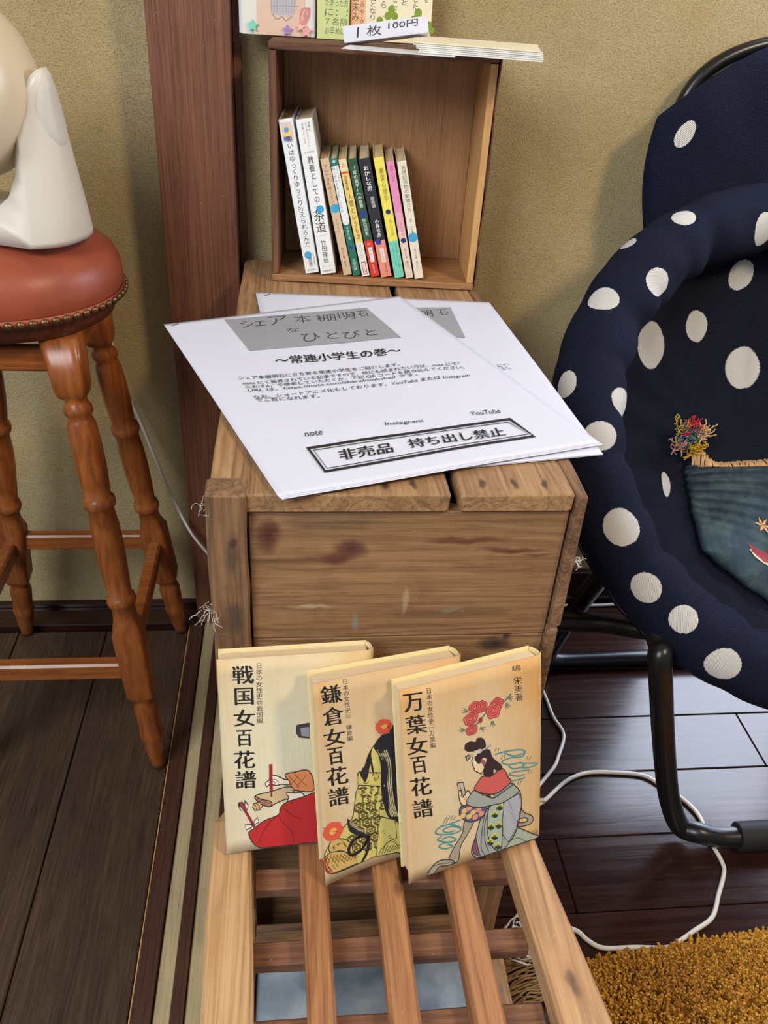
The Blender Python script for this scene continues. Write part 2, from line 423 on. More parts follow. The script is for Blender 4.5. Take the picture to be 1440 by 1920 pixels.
tag(mesh('baseboard_right', *cube(-.065, .70, WY-.014, WY+.001, .0, .075, .002), wood('floorr', 'x')), kind='structure')
# glazed garden door right of the chair (out of frame), its daylight falls under the chair
win = tag(mesh('window_1', *join([cube(.70, .735, WY-.0, WY+.06, .0, 1.9), cube(1.70, 1.75, WY-.0, WY+.06, .0, 1.9), cube(.735, 1.70, WY-.0, WY+.06, 1.85, 1.9), cube(.735, 1.70, WY-.0, WY+.06, .0, .04), cube(1.26, 1.29, WY, WY+.05, .05, 1.85)]), wood('sill', 'z')), kind='structure')
gl = NT('window_glass'); gl.out(color=(.8, .9, .95, 1), rough=.02, Alpha=.08)
for x0, x1 in ((.735, 1.26), (1.29, 1.70)): mesh('pane', *cube(x0, x1, WY+.02, WY+.024, .04, 1.85, 0), gl.m, win)

# ================================================================== CRATES
CX0, CX1, CY0, CY1, LID = -.07, .248, .574, 1.197, .657
def strands(n, c, r, L, seed, down=.3, w=.00025):
    g = np.random.default_rng(seed); parts = []
    for k in range(n):
        p = np.array(c, float)+g.normal(0, r, 3); d = g.normal(0, 1, 3); d /= np.linalg.norm(d); P = [p]
        for q in range(7): d = d+g.normal(0, .45, 3); d[2] -= down*.3; d /= np.linalg.norm(d); P.append(P[-1]+d*L/7*g.uniform(.6, 1.2))
        parts.append(tube(smooth_path(P, 2), w, 4))
    return join(parts)
M_THREAD = plain('pale_thread', (214, 206, 196), .9)
def crate(z0, z1, label, top):
    t = thing('wooden_crate', ((CX0+CX1)/2, CY0, z0), label, 'crate')
    T = .019; zt = z1 if not top else z1-T
    if top:     # two lid planks running front to back, their end grain showing at the front
        gm = (.1295, .1365)
        for (x0, x1) in ((CX0, gm[0]), (gm[1], CX1-.012)):
            b = []
            if x0 > 0: b = [(x, .588, z1, .004, .008, .9, (30, 20, 16)) for x in (.158, .186, .214)]
            else: b = [(x, .588, z1, .004, .008, .9, (30, 20, 16)) for x in (.075, .1, -.05)]
            b.append((x0+.07, .9, z1, .03, .02, .5, (110, 72, 46)))
            o = mesh('lid_plank', *plank(x0, x1, CY0-.004, CY1, z1-T, z1, 'y', b=.0016, wob=.0016, n=14), wood('crate', 'y', b, WM[t.name].translation), t)
    # front: two horizontal boards
    zb = z0+.004; ht = zt-zb; z_s = zt-ht*(.42 if top else .5)
    o1 = WM[t.name].translation
    if top:
        B1 = [(-.022, CY0, .612, .013, .022, 1.0, (78, 32, 26)), (.048, CY0, .598, .019, .014, 1.0, (84, 38, 30)), (.035, CY0, .588, .016, .006, .9, (90, 44, 34)), (.03, CY0, .590, .03, .006, .5, (100, 56, 40)), (.15, CY0, .607, .04, .0045, .95, (98, 54, 38)),
              (.19, CY0, .597, .035, .0038, .95, (92, 50, 36)), (.215, CY0, .591, .022, .0022, .7, (86, 46, 32)), (.03, CY0, .63, .05, .02, .3, (96, 84, 64)),
              (.055, CY0, .515, .0035, .012, .6, (128, 142, 140)), (.015, CY0, .535, .028, .0025, .55, (196, 176, 144)), (.10, CY0, .54, .003, .02, .45, (196, 176, 144)), (.142, CY0, .528, .016, .003, .4, (140, 150, 134))]
        B2 = [(.19, CY0, .485, .02, .012, 1.0, (34, 28, 28)), (.2, CY0, .5, .006, .012, .9, (30, 24, 24))]
        z_s = .497
    else:
        B1 = [(.09, CY0, .28, .012, .01, .8, (90, 50, 38))]; B2 = [(.02, CY0, .1, .012, .01, .8, (90, 50, 38))]
    mesh('front_board', *plank(-.038 if top else CX0+.012, CX1-.0125, CY0, CY0+.014, z_s+.0006, zt-.0005, 'x', b=.0008, wob=.0007, n=14), wood('cratefront', 'x', B1, o1), t)
    mesh('front_board', *plank(-.038 if top else CX0+.012, CX1-.0125, CY0+.0008, CY0+.014, zb, z_s-.0006, 'x', b=.0008, wob=.0007, n=14), wood('cratefront', 'x', B2, o1), t)
    # left corner batten (upper crate) and inner back
    if top:
        BB = [(-.052, .57, .612, .006, .006, .95, (70, 30, 26)), (-.052, .57, .60, .008, .03, .7, (52, 48, 44)), (-.05, .57, .53, .008, .022, .8, (58, 50, 46)), (-.05, .57, .47, .006, .03, .4, (70, 56, 46))]
        mesh('corner_batten', *plank(CX0-.003, -.0385, CY0-.009, CY0+.02, zb-.004, z1+.002, 'z', b=.0018, wob=.0022, n=12), wood('weathered', 'z', BB, o1), t)
    else:
        mesh('corner_batten', *plank(CX0-.003, CX0+.0115, CY0-.004, CY0+.02, zb, zt-.006, 'z', b=.002, wob=.003, n=10), wood('weathered', 'z'), t)
    # right and left side boards, their sawn ends at the front
    for sx, (x0, x1) in ((1, (CX1-.012, CX1)), (-1, (CX0, CX0+.011))):
        if sx == -1 and top: x0 = CX0; y0 = CY0+.021
        else: y0 = CY0-.006 if sx == 1 else CY0+.021
        for (a, b) in ((zb, z_s+(.012 if top else 0)), (z_s+(.0135 if top else .001), z1-.0006 if sx == 1 else zt-.0006)):
            mesh('side_board', *plank(x0, x1, y0, CY1, a, b, 'y', b=.0015, wob=.0022, n=16), wood('weathered' if sx == 1 else 'crate', 'y'), t)
    mesh('back_board', *plank(CX0+.012, CX1-.0125, CY1-.014, CY1-.002, zb, zt-.0006, 'x', b=.001, wob=.0005), wood('crate', 'x'), t)
    mesh('bottom_board', *plank(CX0+.012, CX1-.0125, CY0+.015, CY1-.015, zb, zb+.012, 'y', b=.001, wob=.0005), wood('crate', 'y'), t)
    return t
c1 = crate(.322, LID, 'weathered wooden crate with dark knots, top of the stack, papers lying on its lid', True)
c2 = crate(.0, .3215, 'lower wooden crate standing on the floor behind the slatted stand', False)
st = mesh('thread_tuft', *strands(30, (CX0-.004, CY0-.004, .535), .004, .016, 3, 1.2, .00022), M_THREAD, c1, True); st['kind'] = 'stuff'
st = mesh('thread_tuft', *strands(9, (CX0-.004, CY0-.006, .645), .003, .013, 4, .3, .00016), M_THREAD, c1, True); st['kind'] = 'stuff'
st = mesh('thread_tuft', *strands(22, (CX1+.001, CY0-.002, .585), .002, .010, 5, .3, .00018), M_THREAD, c1, True); st['kind'] = 'stuff'

# ================================================================== SLATTED STAND (front)
RZ = .315; RT = .030; RK = .705/.735
st_ = thing('slatted_stand', (.09, .45, 0), 'low slatted wooden stand with lattice top holding three leaning books', 'stand')
def rail(x0, x1, y0, y1, z0, z1, key, nm, rnd=.012):
    V, F = plank(x0, x1, y0, y1, z0, z1, 'y', b=.0025, wob=.0018, n=16)
    return mesh(nm, V, F, wood(key, 'y'), st_, True) if False else mesh(nm, V, F, wood(key, 'y'), st_)
# rails and lengthwise slats fan a little towards the front
def lath(nm, xb0, xb1, xf0, xf1, yb, yf, z0, z1, key, blobs=None):
    n = 26; V = []; F = []; g = RNG.uniform(0, 6.28, 4)
    ch = .003
    for i in range(n+1):
        t = i/n; y = yb+(yf-yb)*t; x0 = xb0+(xf0-xb0)*t+.0008*math.sin(5*t*3+g[0]); x1 = xb1+(xf1-xb1)*t+.0008*math.sin(4*t*3+g[1])
        k = .011*max(0, 1-t*22) if nm == 'side_rail' else 0
        dz = -.006*max(0, 1-t*30) if nm == 'side_rail' else 0
        x0 *= RK; x1 *= RK; y *= RK
        for (x, z) in ((x0+k, z0+ch), (x0+k+ch, z0), (x1-k-ch, z0), (x1-k, z0+ch), (x1-k, z1-ch+dz), (x1-k-ch, z1+dz), (x0+k+ch, z1+dz), (x0+k, z1-ch+dz)): V.append((x, y, z))
    for i in range(n):
        for q in range(8): F.append([i*8+q, (i+1)*8+q, (i+1)*8+(q+1) % 8, i*8+(q+1) % 8])
    F.append(list(range(8))); F.append([n*8+q for q in range(8)][::-1])
    return mesh(nm, V, F, wood(key, 'y', blobs, WM[st_.name].translation) if blobs else wood(key, 'y'), st_)
YF = .02
def fx(xb, xf_at35): return xb+(xf_at35-xb)*((.56-YF)/(.56-.35))*1.0
def L(nm, a0, a1, b0, b1, yb, key, z0, z1, blobs=None):   # a = at y .50, b = at y .35
    s0 = (b0-a0)/.15; s1 = (b1-a1)/.15
    lath(nm, a0-s0*(yb-.5), a1-s1*(yb-.5), a0+s0*(.5-YF), a1+s1*(.5-YF), yb, YF, z0, z1, key, blobs)
L('side_rail', -.083, -.0425, -.0795, -.0360, .557, 'railwood', RZ-RT, RZ)
L('side_rail', .2125, .2445, .2200, .2630, .557, 'railwood', RZ-RT, RZ, [(.233, .342, RZ, .0055, .0055, .95, (70, 54, 42)), (.233, .342, RZ, .010, .010, .35, (130, 92, 60))])
L('lattice_slat', .0045, .0290, .0090, .0345, .545, 'slatwood', RZ-.024, RZ-.001)
L('lattice_slat', .0745, .1010, .0790, .1055, .545, 'slatwood', RZ-.024, RZ-.001, [(.094, .441, RZ, .006, .012, .8, (96, 54, 36))])
L('lattice_slat', .1435, .1690, .1495, .1765, .545, 'slatwood', RZ-.024, RZ-.001)
ZC = RZ-.0245; yr = [(atz(500, a, ZC)[1], atz(500, b, ZC)[1]) for a, b in ((1668, 1628), (1810, 1764), (1964, 1911))]; dy = yr[1][1]-yr[2][1]
yr += [(yr[2][0]-dy*k, yr[2][1]-dy*k) for k in (1, 2, 3, 4)]+[(.512, .528)]
for (ya, yb_) in yr:
    V, F = plank(-.040*RK, .218*RK, ya, yb_, RZ-.040, ZC, 'x', b=.0015, wob=.0008, n=8)
    V[:, 1] += (V[:, 0]-.09)*.0
    mesh('cross_slat', V, F, wood('crosswood', 'x'), st_)
BL = [(.226, .536, .175, .005, .014, .95, (20, 14, 12)), (.219, .536, .15, .004, .006, .9, (30, 20, 16))]
mesh('leg', *plank(.209, .239, .536, .560, 0, RZ-.006, 'z', b=.0015, wob=.001), wood('crate', 'z', BL, WM[st_.name].translation), st_)
mesh('leg', *plank(-.072, -.044, .536, .560, 0, RZ-.02, 'z', b=.0015, wob=.001), wood('crate', 'z'), st_)
mesh('leg', *plank(-.072, -.045, .03, .057, 0, RZ-RT, 'z', b=.0015, wob=.001), wood('crate', 'z'), st_)
mesh('leg', *plank(.232, .262, .03, .057, 0, RZ-RT, 'z', b=.0015, wob=.001), wood('crate', 'z'), st_)

# wooden box with a galvanised liner under the stand
bx = thing('lined_box', (.09, .3, 0), 'wooden box with flat grey galvanised metal lid, under the slatted stand', 'box')
mesh('back_rim', *plank(-.044, .2085, .508, .534, .055, .10, 'x', b=.0015), wood('weathered', 'x'), bx)
mesh('side_rim', *plank(.211, .232, .20, .500, .04, .10, 'y', b=.0015), wood('crate', 'y', [(.2215, .447, .10, .0035, .0035, .9, (120, 104, 110))], WM[bx.name].translation), bx)
mesh('side_rim', *plank(-.060, -.043, .20, .500, .04, .10, 'y', b=.0015), wood('weathered', 'y'), bx)
mesh('box_wall', *join([cube(-.044, .2085, .512, .533, .0, .054), cube(-.058, -.045, .20, .500, .0, .039), cube(.213, .230, .20, .500, .0, .039), cube(-.044, .2085, .20, .214, 0, .09)]), wood('weathered', 'x'), bx)
N = NT('galvanised_zinc'); co = N.coords(); n1 = N.noise(co, 28, 5, .65); n2 = N.noise(co, 120, 3, .6); n3 = N.noise(co, 9, 4, .6)
zc = N.ramp(n1, [(.3, srgb(126, 142, 156)), (.5, srgb(152, 166, 178)), (.7, srgb(176, 186, 194))])
zc = N.mix(N.ramp(n2, [(.66, (0, 0, 0, 1)), (.74, (1, 1, 1, 1))]), zc, srgb(196, 200, 200)); zc = N.mix(N.ramp(n3, [(.5, (0, 0, 0, 1)), (.75, (.6,)*3+(1,))]), zc, srgb(84, 92, 98))
M_ZINC = N.out(color=zc, rough=N.math('ADD', .42, N.math('MULTIPLY', n1, .25)), normal=N.bump(n3, .4, .004), Metallic=.15)
mesh('metal_lid', *cube(-.0425, .2105, .216, .500, .088, .092, .0012), M_ZINC, bx)

# twine skein on the floor to the right
tw = thing('twine_skein', (.275, .49, 0), 'tangled skein of white and brown twine on floor beneath right rail', 'twine')
g = np.random.default_rng(11); parts = []
for k in range(30):
    y = .455+.002*k; P = [(.235+.07*t+g.normal(0, .002), y+.02*t+g.normal(0, .0012), .006+.020*math.sin(3.1*t)*g.uniform(.5, 1)) for t in np.linspace(0, 1, 7)]
    parts.append(tube(smooth_path(P, 4), .0012, 5))
o = mesh('brown_strand', *join(parts), plain('jute', (150, 118, 78), .95), tw, True); o['kind'] = 'stuff'
parts = []
for k in range(26):
    c = np.array([.282+g.normal(0, .006), .53+g.normal(0, .010), .02+g.uniform(0, .03)]); r = g.uniform(.008, .02); a0 = g.uniform(0, 6)
    P = [c+r*np.array([math.cos(a0+t), .8*math.sin(a0+t), .5*math.sin(2*t+a0)]) for t in np.linspace(0, 5, 14)]
    parts.append(tube(P, .0011, 5))
o = mesh('white_strand', *join(parts), plain('white_twine', (222, 218, 212), .9), tw, True); o['kind'] = 'stuff'
# ================================================================== BOOK BOX on the crate (shallow drawer set on its side)
BA = math.radians(-4.0)
BXO = np.array([-.029, 1.101, LID+.0004]); be = np.array([math.cos(BA), math.sin(BA), 0]); bn = np.array([math.sin(-BA), math.cos(BA), 0]); bz = np.array([0, 0, 1.0])
BW, BD, BH, BT = .270, .116, .281, .0095
bb = thing('wooden_box', BXO+be*BW/2, 'open shallow wooden box on its side holding a row of paperbacks', 'box')
def bl(V): V = np.asarray(V, float); return BXO+V[:, 0:1]*be+V[:, 1:2]*bn+V[:, 2:3]*bz
def bplank(nm, x0, x1, y0, y1, z0, z1, ax, key, **k):
    V, F = plank(x0, x1, y0, y1, z0, z1, ax, **k); return mesh(nm, bl(V), F, wood(key, ax), bb)
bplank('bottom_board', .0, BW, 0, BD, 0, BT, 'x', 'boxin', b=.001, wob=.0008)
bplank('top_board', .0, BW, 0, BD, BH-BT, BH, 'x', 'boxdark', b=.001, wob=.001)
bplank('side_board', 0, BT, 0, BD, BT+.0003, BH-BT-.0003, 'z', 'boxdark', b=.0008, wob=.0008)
bplank('side_board', BW-BT, BW-.0002, .0015, BD, BT+.0003, BH-BT-.0003, 'z', 'boxlight', b=.0006, wob=.0004)  # inner right wall in paler wood: daylight from the left put into its colour
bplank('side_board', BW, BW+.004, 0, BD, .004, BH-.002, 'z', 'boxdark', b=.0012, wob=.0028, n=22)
bplank('back_panel', BT+.0003, BW-BT-.0003, BD-.006, BD, BT+.0003, BH-BT-.0003, 'z', 'boxin', b=.0003, wob=0.0)

# ---- the ten books, leaning left; spines face the room
PB = BXO+bn*.006
def bxp(x, y):     # crop pixel -> box-local (x, z) on the spine plane
    p = atplane(500+x/4.5, 190+y/4.5, PB, bn)-BXO; return np.array([p@be, p@bz])
M_PAGES = blockmat('y', (214, 190, 150), (184, 156, 116))
WHT = (236, 236, 236)
def boxbook(TL, TR, BR, BLp, depth, cover, label, segs, prints, shrink=.975):
    bl_, tl_, br_ = bxp(*BLp), bxp(*TL), bxp(*BR)
    up = tl_-bl_; h = np.linalg.norm(up); up /= h; rt = np.array([up[1], -up[0]]); w_ = (br_-bl_)@rt*shrink
    wt = (bxp(*TR)-tl_)@rt*shrink; w_ = (w_+wt)/2
    P0 = bl_.copy(); P0[1] = max(BT+.0006, BT+.0006+max(0, -rt[1]*w_)); 
    h = h+(bl_[1]-P0[1])/up[1]
    X = lambda u, v, d: (BXO+be*(P0[0]+rt[0]*u+up[0]*v)+bz*(P0[1]+rt[1]*u+up[1]*v)+bn*(.006+d))
    t = thing('paperback_book', X(w_/2, 0, depth/2), label, 'book', 'books in the wooden box')
    c = .0007
    def pr(u0, u1, v0, v1, d0, d1, b): 
        V, F = cube(u0, u1, d0, d1, v0, v1, b); return np.array([X(p[0], p[2], p[1]) for p in V]), F
    cv = mesh('cover', *join([pr(0, c, 0, h, .0008, depth, .0002), pr(w_-c, w_, 0, h, .0008, depth, .0002), pr(0, w_, 0, h, 0, .0012, .0005)]), ink(cover), t)
    mesh('pages', *pr(c+.0001, w_-c-.0001, .0006, h-.0022, .0014, depth-.001, .0002), M_PAGES, t)
    S = lambda u, v, hh: X(w_*u, h*(1-v), -hh)
    p = Print(S)
    for (a, b, c_) in segs: p.quad([(0.02, a), (.98, a), (.98, b), (0.02, b)], c_)
    for q in prints:
        if q[0] == 't': p.text(vert(q[1]) if len(q) < 8 else q[1], [(q[2], q[3]), (q[4], q[3]), (q[4], q[5]), (q[2], q[5])], q[6], bold=.008)
        elif q[0] == 'T': p.text(vert(q[1]), [(q[2], q[3]), (q[4], q[3]), (q[4], q[5]), (q[2], q[5])], q[6], fat=1)
        elif q[0] == 'o': p.ell((q[1], q[2]), q[3]/w_, q[3]/h, q[4])
        elif q[0] == 'q': p.quad([(q[1], q[2]), (q[3], q[2]), (q[3], q[4]), (q[1], q[4])], q[5])
    if p.V: p.make('spine_lettering', cv)
    return t
K = (34, 34, 38); SKY = (66, 164, 208); NAVY = (36, 56, 150)
boxbook((82, 155), (205, 135), (440, 1510), (330, 1525), .100, (232, 236, 240), 'tall white book at far left of box, small picture patch at top of its spine', [],
  [('q', .12, .02, .88, .125, (222, 200, 190)), ('q', .2, .05, .75, .11, (238, 206, 120)), ('o', .45, .065, .0030, (96, 150, 214)), ('q', .15, .105, .6, .13, (120, 120, 200)),
   ('t', '願いはゆっくりゆっくり叶えられるんだ', .30, .105, .74, .815, K), ('o', .42, .872, .0048, SKY), ('t', '藤原康弥', .38, .89, .66, .955, K), ('t', 'お金も愛も健康も', .76, .86, .86, .945, (90, 90, 100)), ('t', '明日香出版', .2, .972, .8, .982, (60, 80, 150), 1)])
boxbook((230, 155), (370, 135), (585, 1515), (458, 1530), .100, (236, 238, 240), 'tall white book with large black two-character word low on its spine', [],
  [('t', '世界の', .70, .02, .82, .075, K), ('t', 'ビジネスエリｌト', .52, .02, .64, .17, K), ('t', 'が知っている', .30, .025, .42, .145, K), ('q', .2, .195, .85, .197, (120, 120, 126)), ('q', .2, .202, .85, .204, (150, 150, 156)),
   ('t', '教養としての', .34, .225, .72, .515, K), ('q', .2, .54, .85, .542, (170, 180, 190)), ('t', '茶道', .16, .565, .84, .715, K), ('o', .62, .562, .0050, SKY), ('q', .2, .735, .8, .737, (190, 190, 196)), ('t', '竹田理絵', .32, .765, .66, .925, K), ('q', .2, .945, .8, .948, (160, 190, 200)), ('t', '自由国民社', .15, .972, .85, .984, (60, 60, 70), 1)])
boxbook((440, 490), (515, 480), (718, 1500), (650, 1515), .098, (212, 184, 152), 'beige paperback beside the white books, light blue dot sticker on spine', [],
  [('t', 'アルケスのゆくイン', .22, .05, .66, .36, (120, 90, 66)), ('o', .55, .41, .0056, SKY), ('t', 'たちより', .35, .50, .6, .62, (150, 124, 96)), ('t', '角川文庫', .35, .75, .6, .85, (90, 76, 60)), ('t', '緑七九', .35, .87, .6, .93, (100, 86, 70))])
boxbook((520, 487), (580, 475), (795, 1505), (730, 1515), .098, (34, 110, 92), 'slim paperback with white upper spine and dark green lower spine', [(.0, .06, (34, 110, 92)), (.06, .50, (232, 236, 236))],
  [('t', '視力がみるみる良くなる本', .08, .07, .46, .44, (60, 80, 150)), ('t', '１日５分で', .56, .05, .84, .2, (150, 60, 70)), ('o', .5, .025, .002, (160, 210, 200)), ('o', .5, .52, .0045, (228, 228, 232)), ('t', '本部千博', .34, .56, .66, .68, (210, 230, 226)), ('o', .5, .745, .003, NAVY), ('t', '王様文庫', .25, .85, .75, .95, (210, 230, 226))])
boxbook((592, 495), (655, 478), (870, 1510), (805, 1525), .098, (234, 206, 120), 'yellow-cream paperback with orange-red bar near the top of its spine', [(.0, .09, (232, 212, 176)), (.10, .115, (206, 90, 56)), (.70, 1.0, (232, 228, 220))],
  [('t', '新', .3, .03, .65, .07, (190, 110, 70)), ('T', '司馬遼太郎', .25, .13, .6, .25, (110, 80, 40)), ('t', '人間というもの', .28, .28, .78, .67, (70, 52, 34)), ('t', '日本人とは何か', .3, .71, .7, .84, (140, 140, 140)), ('q', .25, .87, .8, .985, (170, 70, 90)), ('q', .33, .878, .72, .977, (236, 226, 220)), ('t', 'ＰＨＰ文庫', .4, .885, .66, .97, (150, 50, 80))])
boxbook((672, 490), (750, 478), (950, 1502), (880, 1518), .098, (44, 82, 58), 'dark green paperback with a red band at the foot of its spine', [(.68, 1.0, (214, 52, 44))],
  [('T', '『死の医学』への序章', .3, .06, .72, .4, (226, 230, 222)), ('o', .5, .452, .0042, NAVY), ('t', '柳田邦男', .3, .49, .7, .64, (216, 222, 214)), ('t', '最新', .3, .70, .7, .72, (236, 190, 180), 1), ('q', .3, .74, .76, .87, (238, 232, 226)), ('t', 'や６１', .38, .75, .62, .86, (110, 90, 80)), ('t', '新潮文庫', .38, .89, .62, .97, (240, 190, 176))])
boxbook((765, 490), (860, 480), (1060, 1495), (965, 1512), .098, (38, 38, 46), 'black paperback with white title and a salmon pink band at the foot', [(.68, 1.0, (230, 146, 126))],
  [('T', 'おかしな男', .3, .06, .74, .26, (236, 236, 236)), ('T', '渥美清', .38, .31, .74, .4, (206, 206, 208)), ('T', '小林信彦', .4, .5, .74, .65, (230, 230, 230)), ('o', .38, .69, .0038, NAVY), ('q', .36, .745, .72, .87, (240, 226, 220)), ('t', 'こ１０', .42, .755, .64, .86, (120, 90, 86)), ('t', '新潮文庫', .5, .88, .74, .96, (110, 70, 60))])
boxbook((893, 480), (975, 472), (1165, 1505), (1080, 1518), .098, (236, 222, 92), 'bright yellow paperback with a turquoise band at the foot of its spine', [(.68, 1.0, (118, 208, 184))],
  [('T', '幽霊心理学', .36, .08, .76, .35, (150, 136, 60)), ('o', .52, .435, .0032, (28, 40, 110)), ('t', '赤川次郎', .42, .5, .74, .64, (170, 156, 70)), ('t', '本格推理と笑いの傑作', .62, .70, .78, .92, (50, 110, 96)), ('t', '心の闇をのぞくとき', .3, .71, .44, .9, (50, 110, 96)), ('t', '１９８', .3, .95, .7, .965, (160, 220, 206), 1)])
boxbook((1003, 515), (1070, 508), (1235, 1505), (1175, 1515), .098, (230, 208, 192), 'pink paperback fading to cream at the foot, navy dot sticker on spine', [(.0, .42, (226, 142, 184)), (.42, .58, (228, 168, 186)), (.58, .66, (230, 190, 190))],
  [('t', '恋人よ', .3, .03, .82, .16, (150, 60, 120)), ('t', '大崎善生', .38, .5, .7, .62, (190, 120, 140)), ('o', .52, .66, .0034, (30, 44, 120)), ('t', '角川文庫', .4, .73, .66, .82, (130, 110, 100)), ('t', '緑五六', .4, .84, .66, .9, (130, 110, 100))], 1.0)
boxbook((1095, 512), (1180, 505), (1325, 1505), (1250, 1515), .098, (230, 222, 204), 'cream paperback at right end of the row, large light blue dot sticker', [],
  [('t', '天然記念物の動物たち', .30, .04, .82, .41, (96, 92, 84)), ('t', '畑　正憲', .36, .47, .66, .6, (150, 146, 136)), ('o', .5, .632, .0062, SKY), ('t', '角川文庫', .4, .73, .64, .82, (110, 110, 106)), ('t', '緑三一', .4, .84, .64, .9, (110, 110, 106))], .95)

# ================================================================== CARDS ON THE BOX
ZT = BXO[2]+BH
def card(nm, q4, th, m, label, cat, tilt=.10, group=None):
    """q4: px of bottom-left, bottom-right on the box top line; stands upright leaning back; returns thing and surface fn (v up in m)"""
    A = aty(*q4[0], q4[2]); B = aty(*q4[1], q4[3]); A[2] = B[2] = ZT+.0006
    e = B-A; W = np.linalg.norm(e); e /= W; nn = np.array([-e[1], e[0], 0]); up = bz*math.cos(tilt)+nn*math.sin(tilt); nn2 = np.cross(e, up); nn2 *= -1 if nn2[1] < 0 else 1
    t = thing(nm, (A+B)/2, label, cat, group)
    return t, W, (lambda u, v, h: A+e*u*W+up*v-nn2*h), nn2, (A, e, up)
def cardbody(nm, t, S, H, th, m, nr=1, u0=0, u1=1, d=0):
    A = S(u0, 0, -d); mesh(nm, *slab(A, S(u1, 0, -d)-A, S(u0, 0, -d-th)-A, S(u0, H, -d)-A, .0003), m, t)
CARD = papermat('card_cream', (238, 228, 200), .6, 40, .05)
# pouch with a pink drawing and glued stars
t, W, S, nn2, _ = card('decorated_pouch', ((455, 63), (590, 74), 1.165, 1.165), .002, None, 'clear pouch with pink drawing and glued stars, left on top of box', 'card')
cardbody('backing_card', t, S, .15, .002, papermat('pouch_white', (226, 224, 216), .5)); cardbody('pink_card', t, S, .15, .0006, papermat('pink_card', (226, 186, 160), .6), 1, .20, .86, -.0008)
N = NT('clear_film'); N.out(color=(.95, .97, .97, 1), rough=.12, Alpha=.16); 
mesh('film', *grid(lambda u, v: S(u*1.02-.01, v*.15, .0026+.0012*math.sin(u*19)*math.sin(v*15+u*7)), 16, 16)[:2], N.m, t, True)
p = Print(lambda u, v, h: S(u, v, h+.0009))
p.poly([(.40, .022), (.70, .022), (.78, .05), (.76, .15), (.44, .15), (.38, .06)], (176, 168, 180))
for k in range(9): p.stroke([(.40+.04*k, .024), (.42+.038*k, .15)], .006, (120, 116, 150), 1, up=False, asp=1/W)
for k in range(7): p.stroke([(.39, .03+.017*k), (.78, .032+.017*k)], .006, (130, 126, 158), 1, up=False, asp=1/W)
p.stroke([(.42, .022), (.47, .017), (.55, .020), (.60, .016), (.68, .021)], .012, (110, 100, 130), 4, asp=1/W)
for k in range(5): p.stroke([(.86+.07*math.cos(a+k), .022+.009*math.sin(a*1.3+k)) for a in np.linspace(0, 5, 9)], .008, (214, 84, 84), 3, asp=1/W)
p.make('drawing', t)
def star(nm, u, v, r, col):
    P = [S(u+r*(1 if k % 2 == 0 else .5)*math.cos(k*math.pi/5+.3)/W, v+r*(1 if k % 2 == 0 else .5)*math.sin(k*math.pi/5+.3), .0042) for k in range(10)]
    Q = [q+(S(0, 0, 0)-S(0, 0, .0018)) for q in P]; V = P+Q; F = [list(range(10)), list(range(10, 20))[::-1]]+[[k, (k+1) % 10, 10+(k+1) % 10, 10+k] for k in range(10)]
    mesh(nm, V, F, plain('star_%d_%d' % (col[0], col[2]), col, .25), t, label=None)
for (u, v, r, c) in ((.12, .047, .0075, (232, 206, 70)), (.14, .009, .007, (120, 214, 190)), (.62, .006, .0065, (160, 130, 200)), (.88, .006, .0075, (232, 168, 170)), (.80, .010, .005, (238, 190, 180)), (.16, .045, .004, (240, 220, 110))): star('star', u, v, r, c)
# white card behind the pouch
t, W, S, nn2, _ = card('white_card', ((449, 60), (520, 66), 1.176, 1.176), .002, None, 'plain white card behind the decorated pouch, upper left', 'card'); cardbody('card_sheet', t, S, .15, .0012, papermat('white_card', (240, 240, 236), .5), 1, 0, 1, .001)
# green note
t, W, S, nn2, _ = card('green_note', ((594, 76), (654, 82), 1.158, 1.158), .002, None, 'pale green handwritten note between pouch and clover card', 'card'); cardbody('note_sheet', t, S, .15, .0008, papermat('green_note', (206, 216, 150), .7))
p = Print(S)
for k, s in enumerate(('お早めに!!', '７名限', 'に：：', 'たまった方', 'お買いあげ', 'ポイント')): p.text(s, [(.26, .0125+.0098*k), (.96, .0125+.0098*k), (.94, .005+.0098*k), (.24, .005+.0098*k)], (96, 116, 84))
p.make('handwriting', t)
# stacked white cards right of the note, and the clover card
t, W, S, nn2, _ = card('orange_card', ((640, 78), (700, 82), 1.172, 1.172), .002, None, 'orange card mostly hidden, handwriting along its left edge', 'card'); cardbody('card_sheet', t, S, .15, .0008, papermat('orange_card', (226, 170, 124), .7))
t, W, S, nn2, _ = card('clover_card', ((656, 81), (806, 84), 1.164, 1.164), .002, None, 'cream card with handwriting and green clovers, behind the price strip', 'card'); cardbody('card_sheet', t, S, .15, .001, CARD)
p = Print(S)
p.quad([(0, .15), (.18, .15), (.18, 0), (0, 0)], (230, 178, 140))
def col(s, u, v1, v0, w_=.075, c=(70, 60, 50)): p.text(vert(s), [(u-w_/2, v1), (u+w_/2, v1), (u+w_/2, v0), (u-w_/2, v0)], c)
col('雨宮未み', .06, .060, .020, .09); col('あまみやみ', .14, .058, .018, .045); col('その日となり', .27, .062, .022); col('ながら…', .40, .062, .026); col('のうこと', .54, .058, .030); col('とと', .66, .052, .040); col('した', .79, .050, .036, .06); col('も', .92, .050, .044, .05)
def clover(u, v, r, c=(122, 152, 44)):
    for a in (90, 210, 330):
        x = u+r*.62*math.cos(math.radians(a))/W; y = v+r*.62*math.sin(math.radians(a)); p.ell((x, y), r*.58/W, r*.58, c, 14)
    p.stroke([(u, v), (u+.02, v-r*.9), (u+.05, v-r*1.6)], .008, c, 3, asp=1/W)
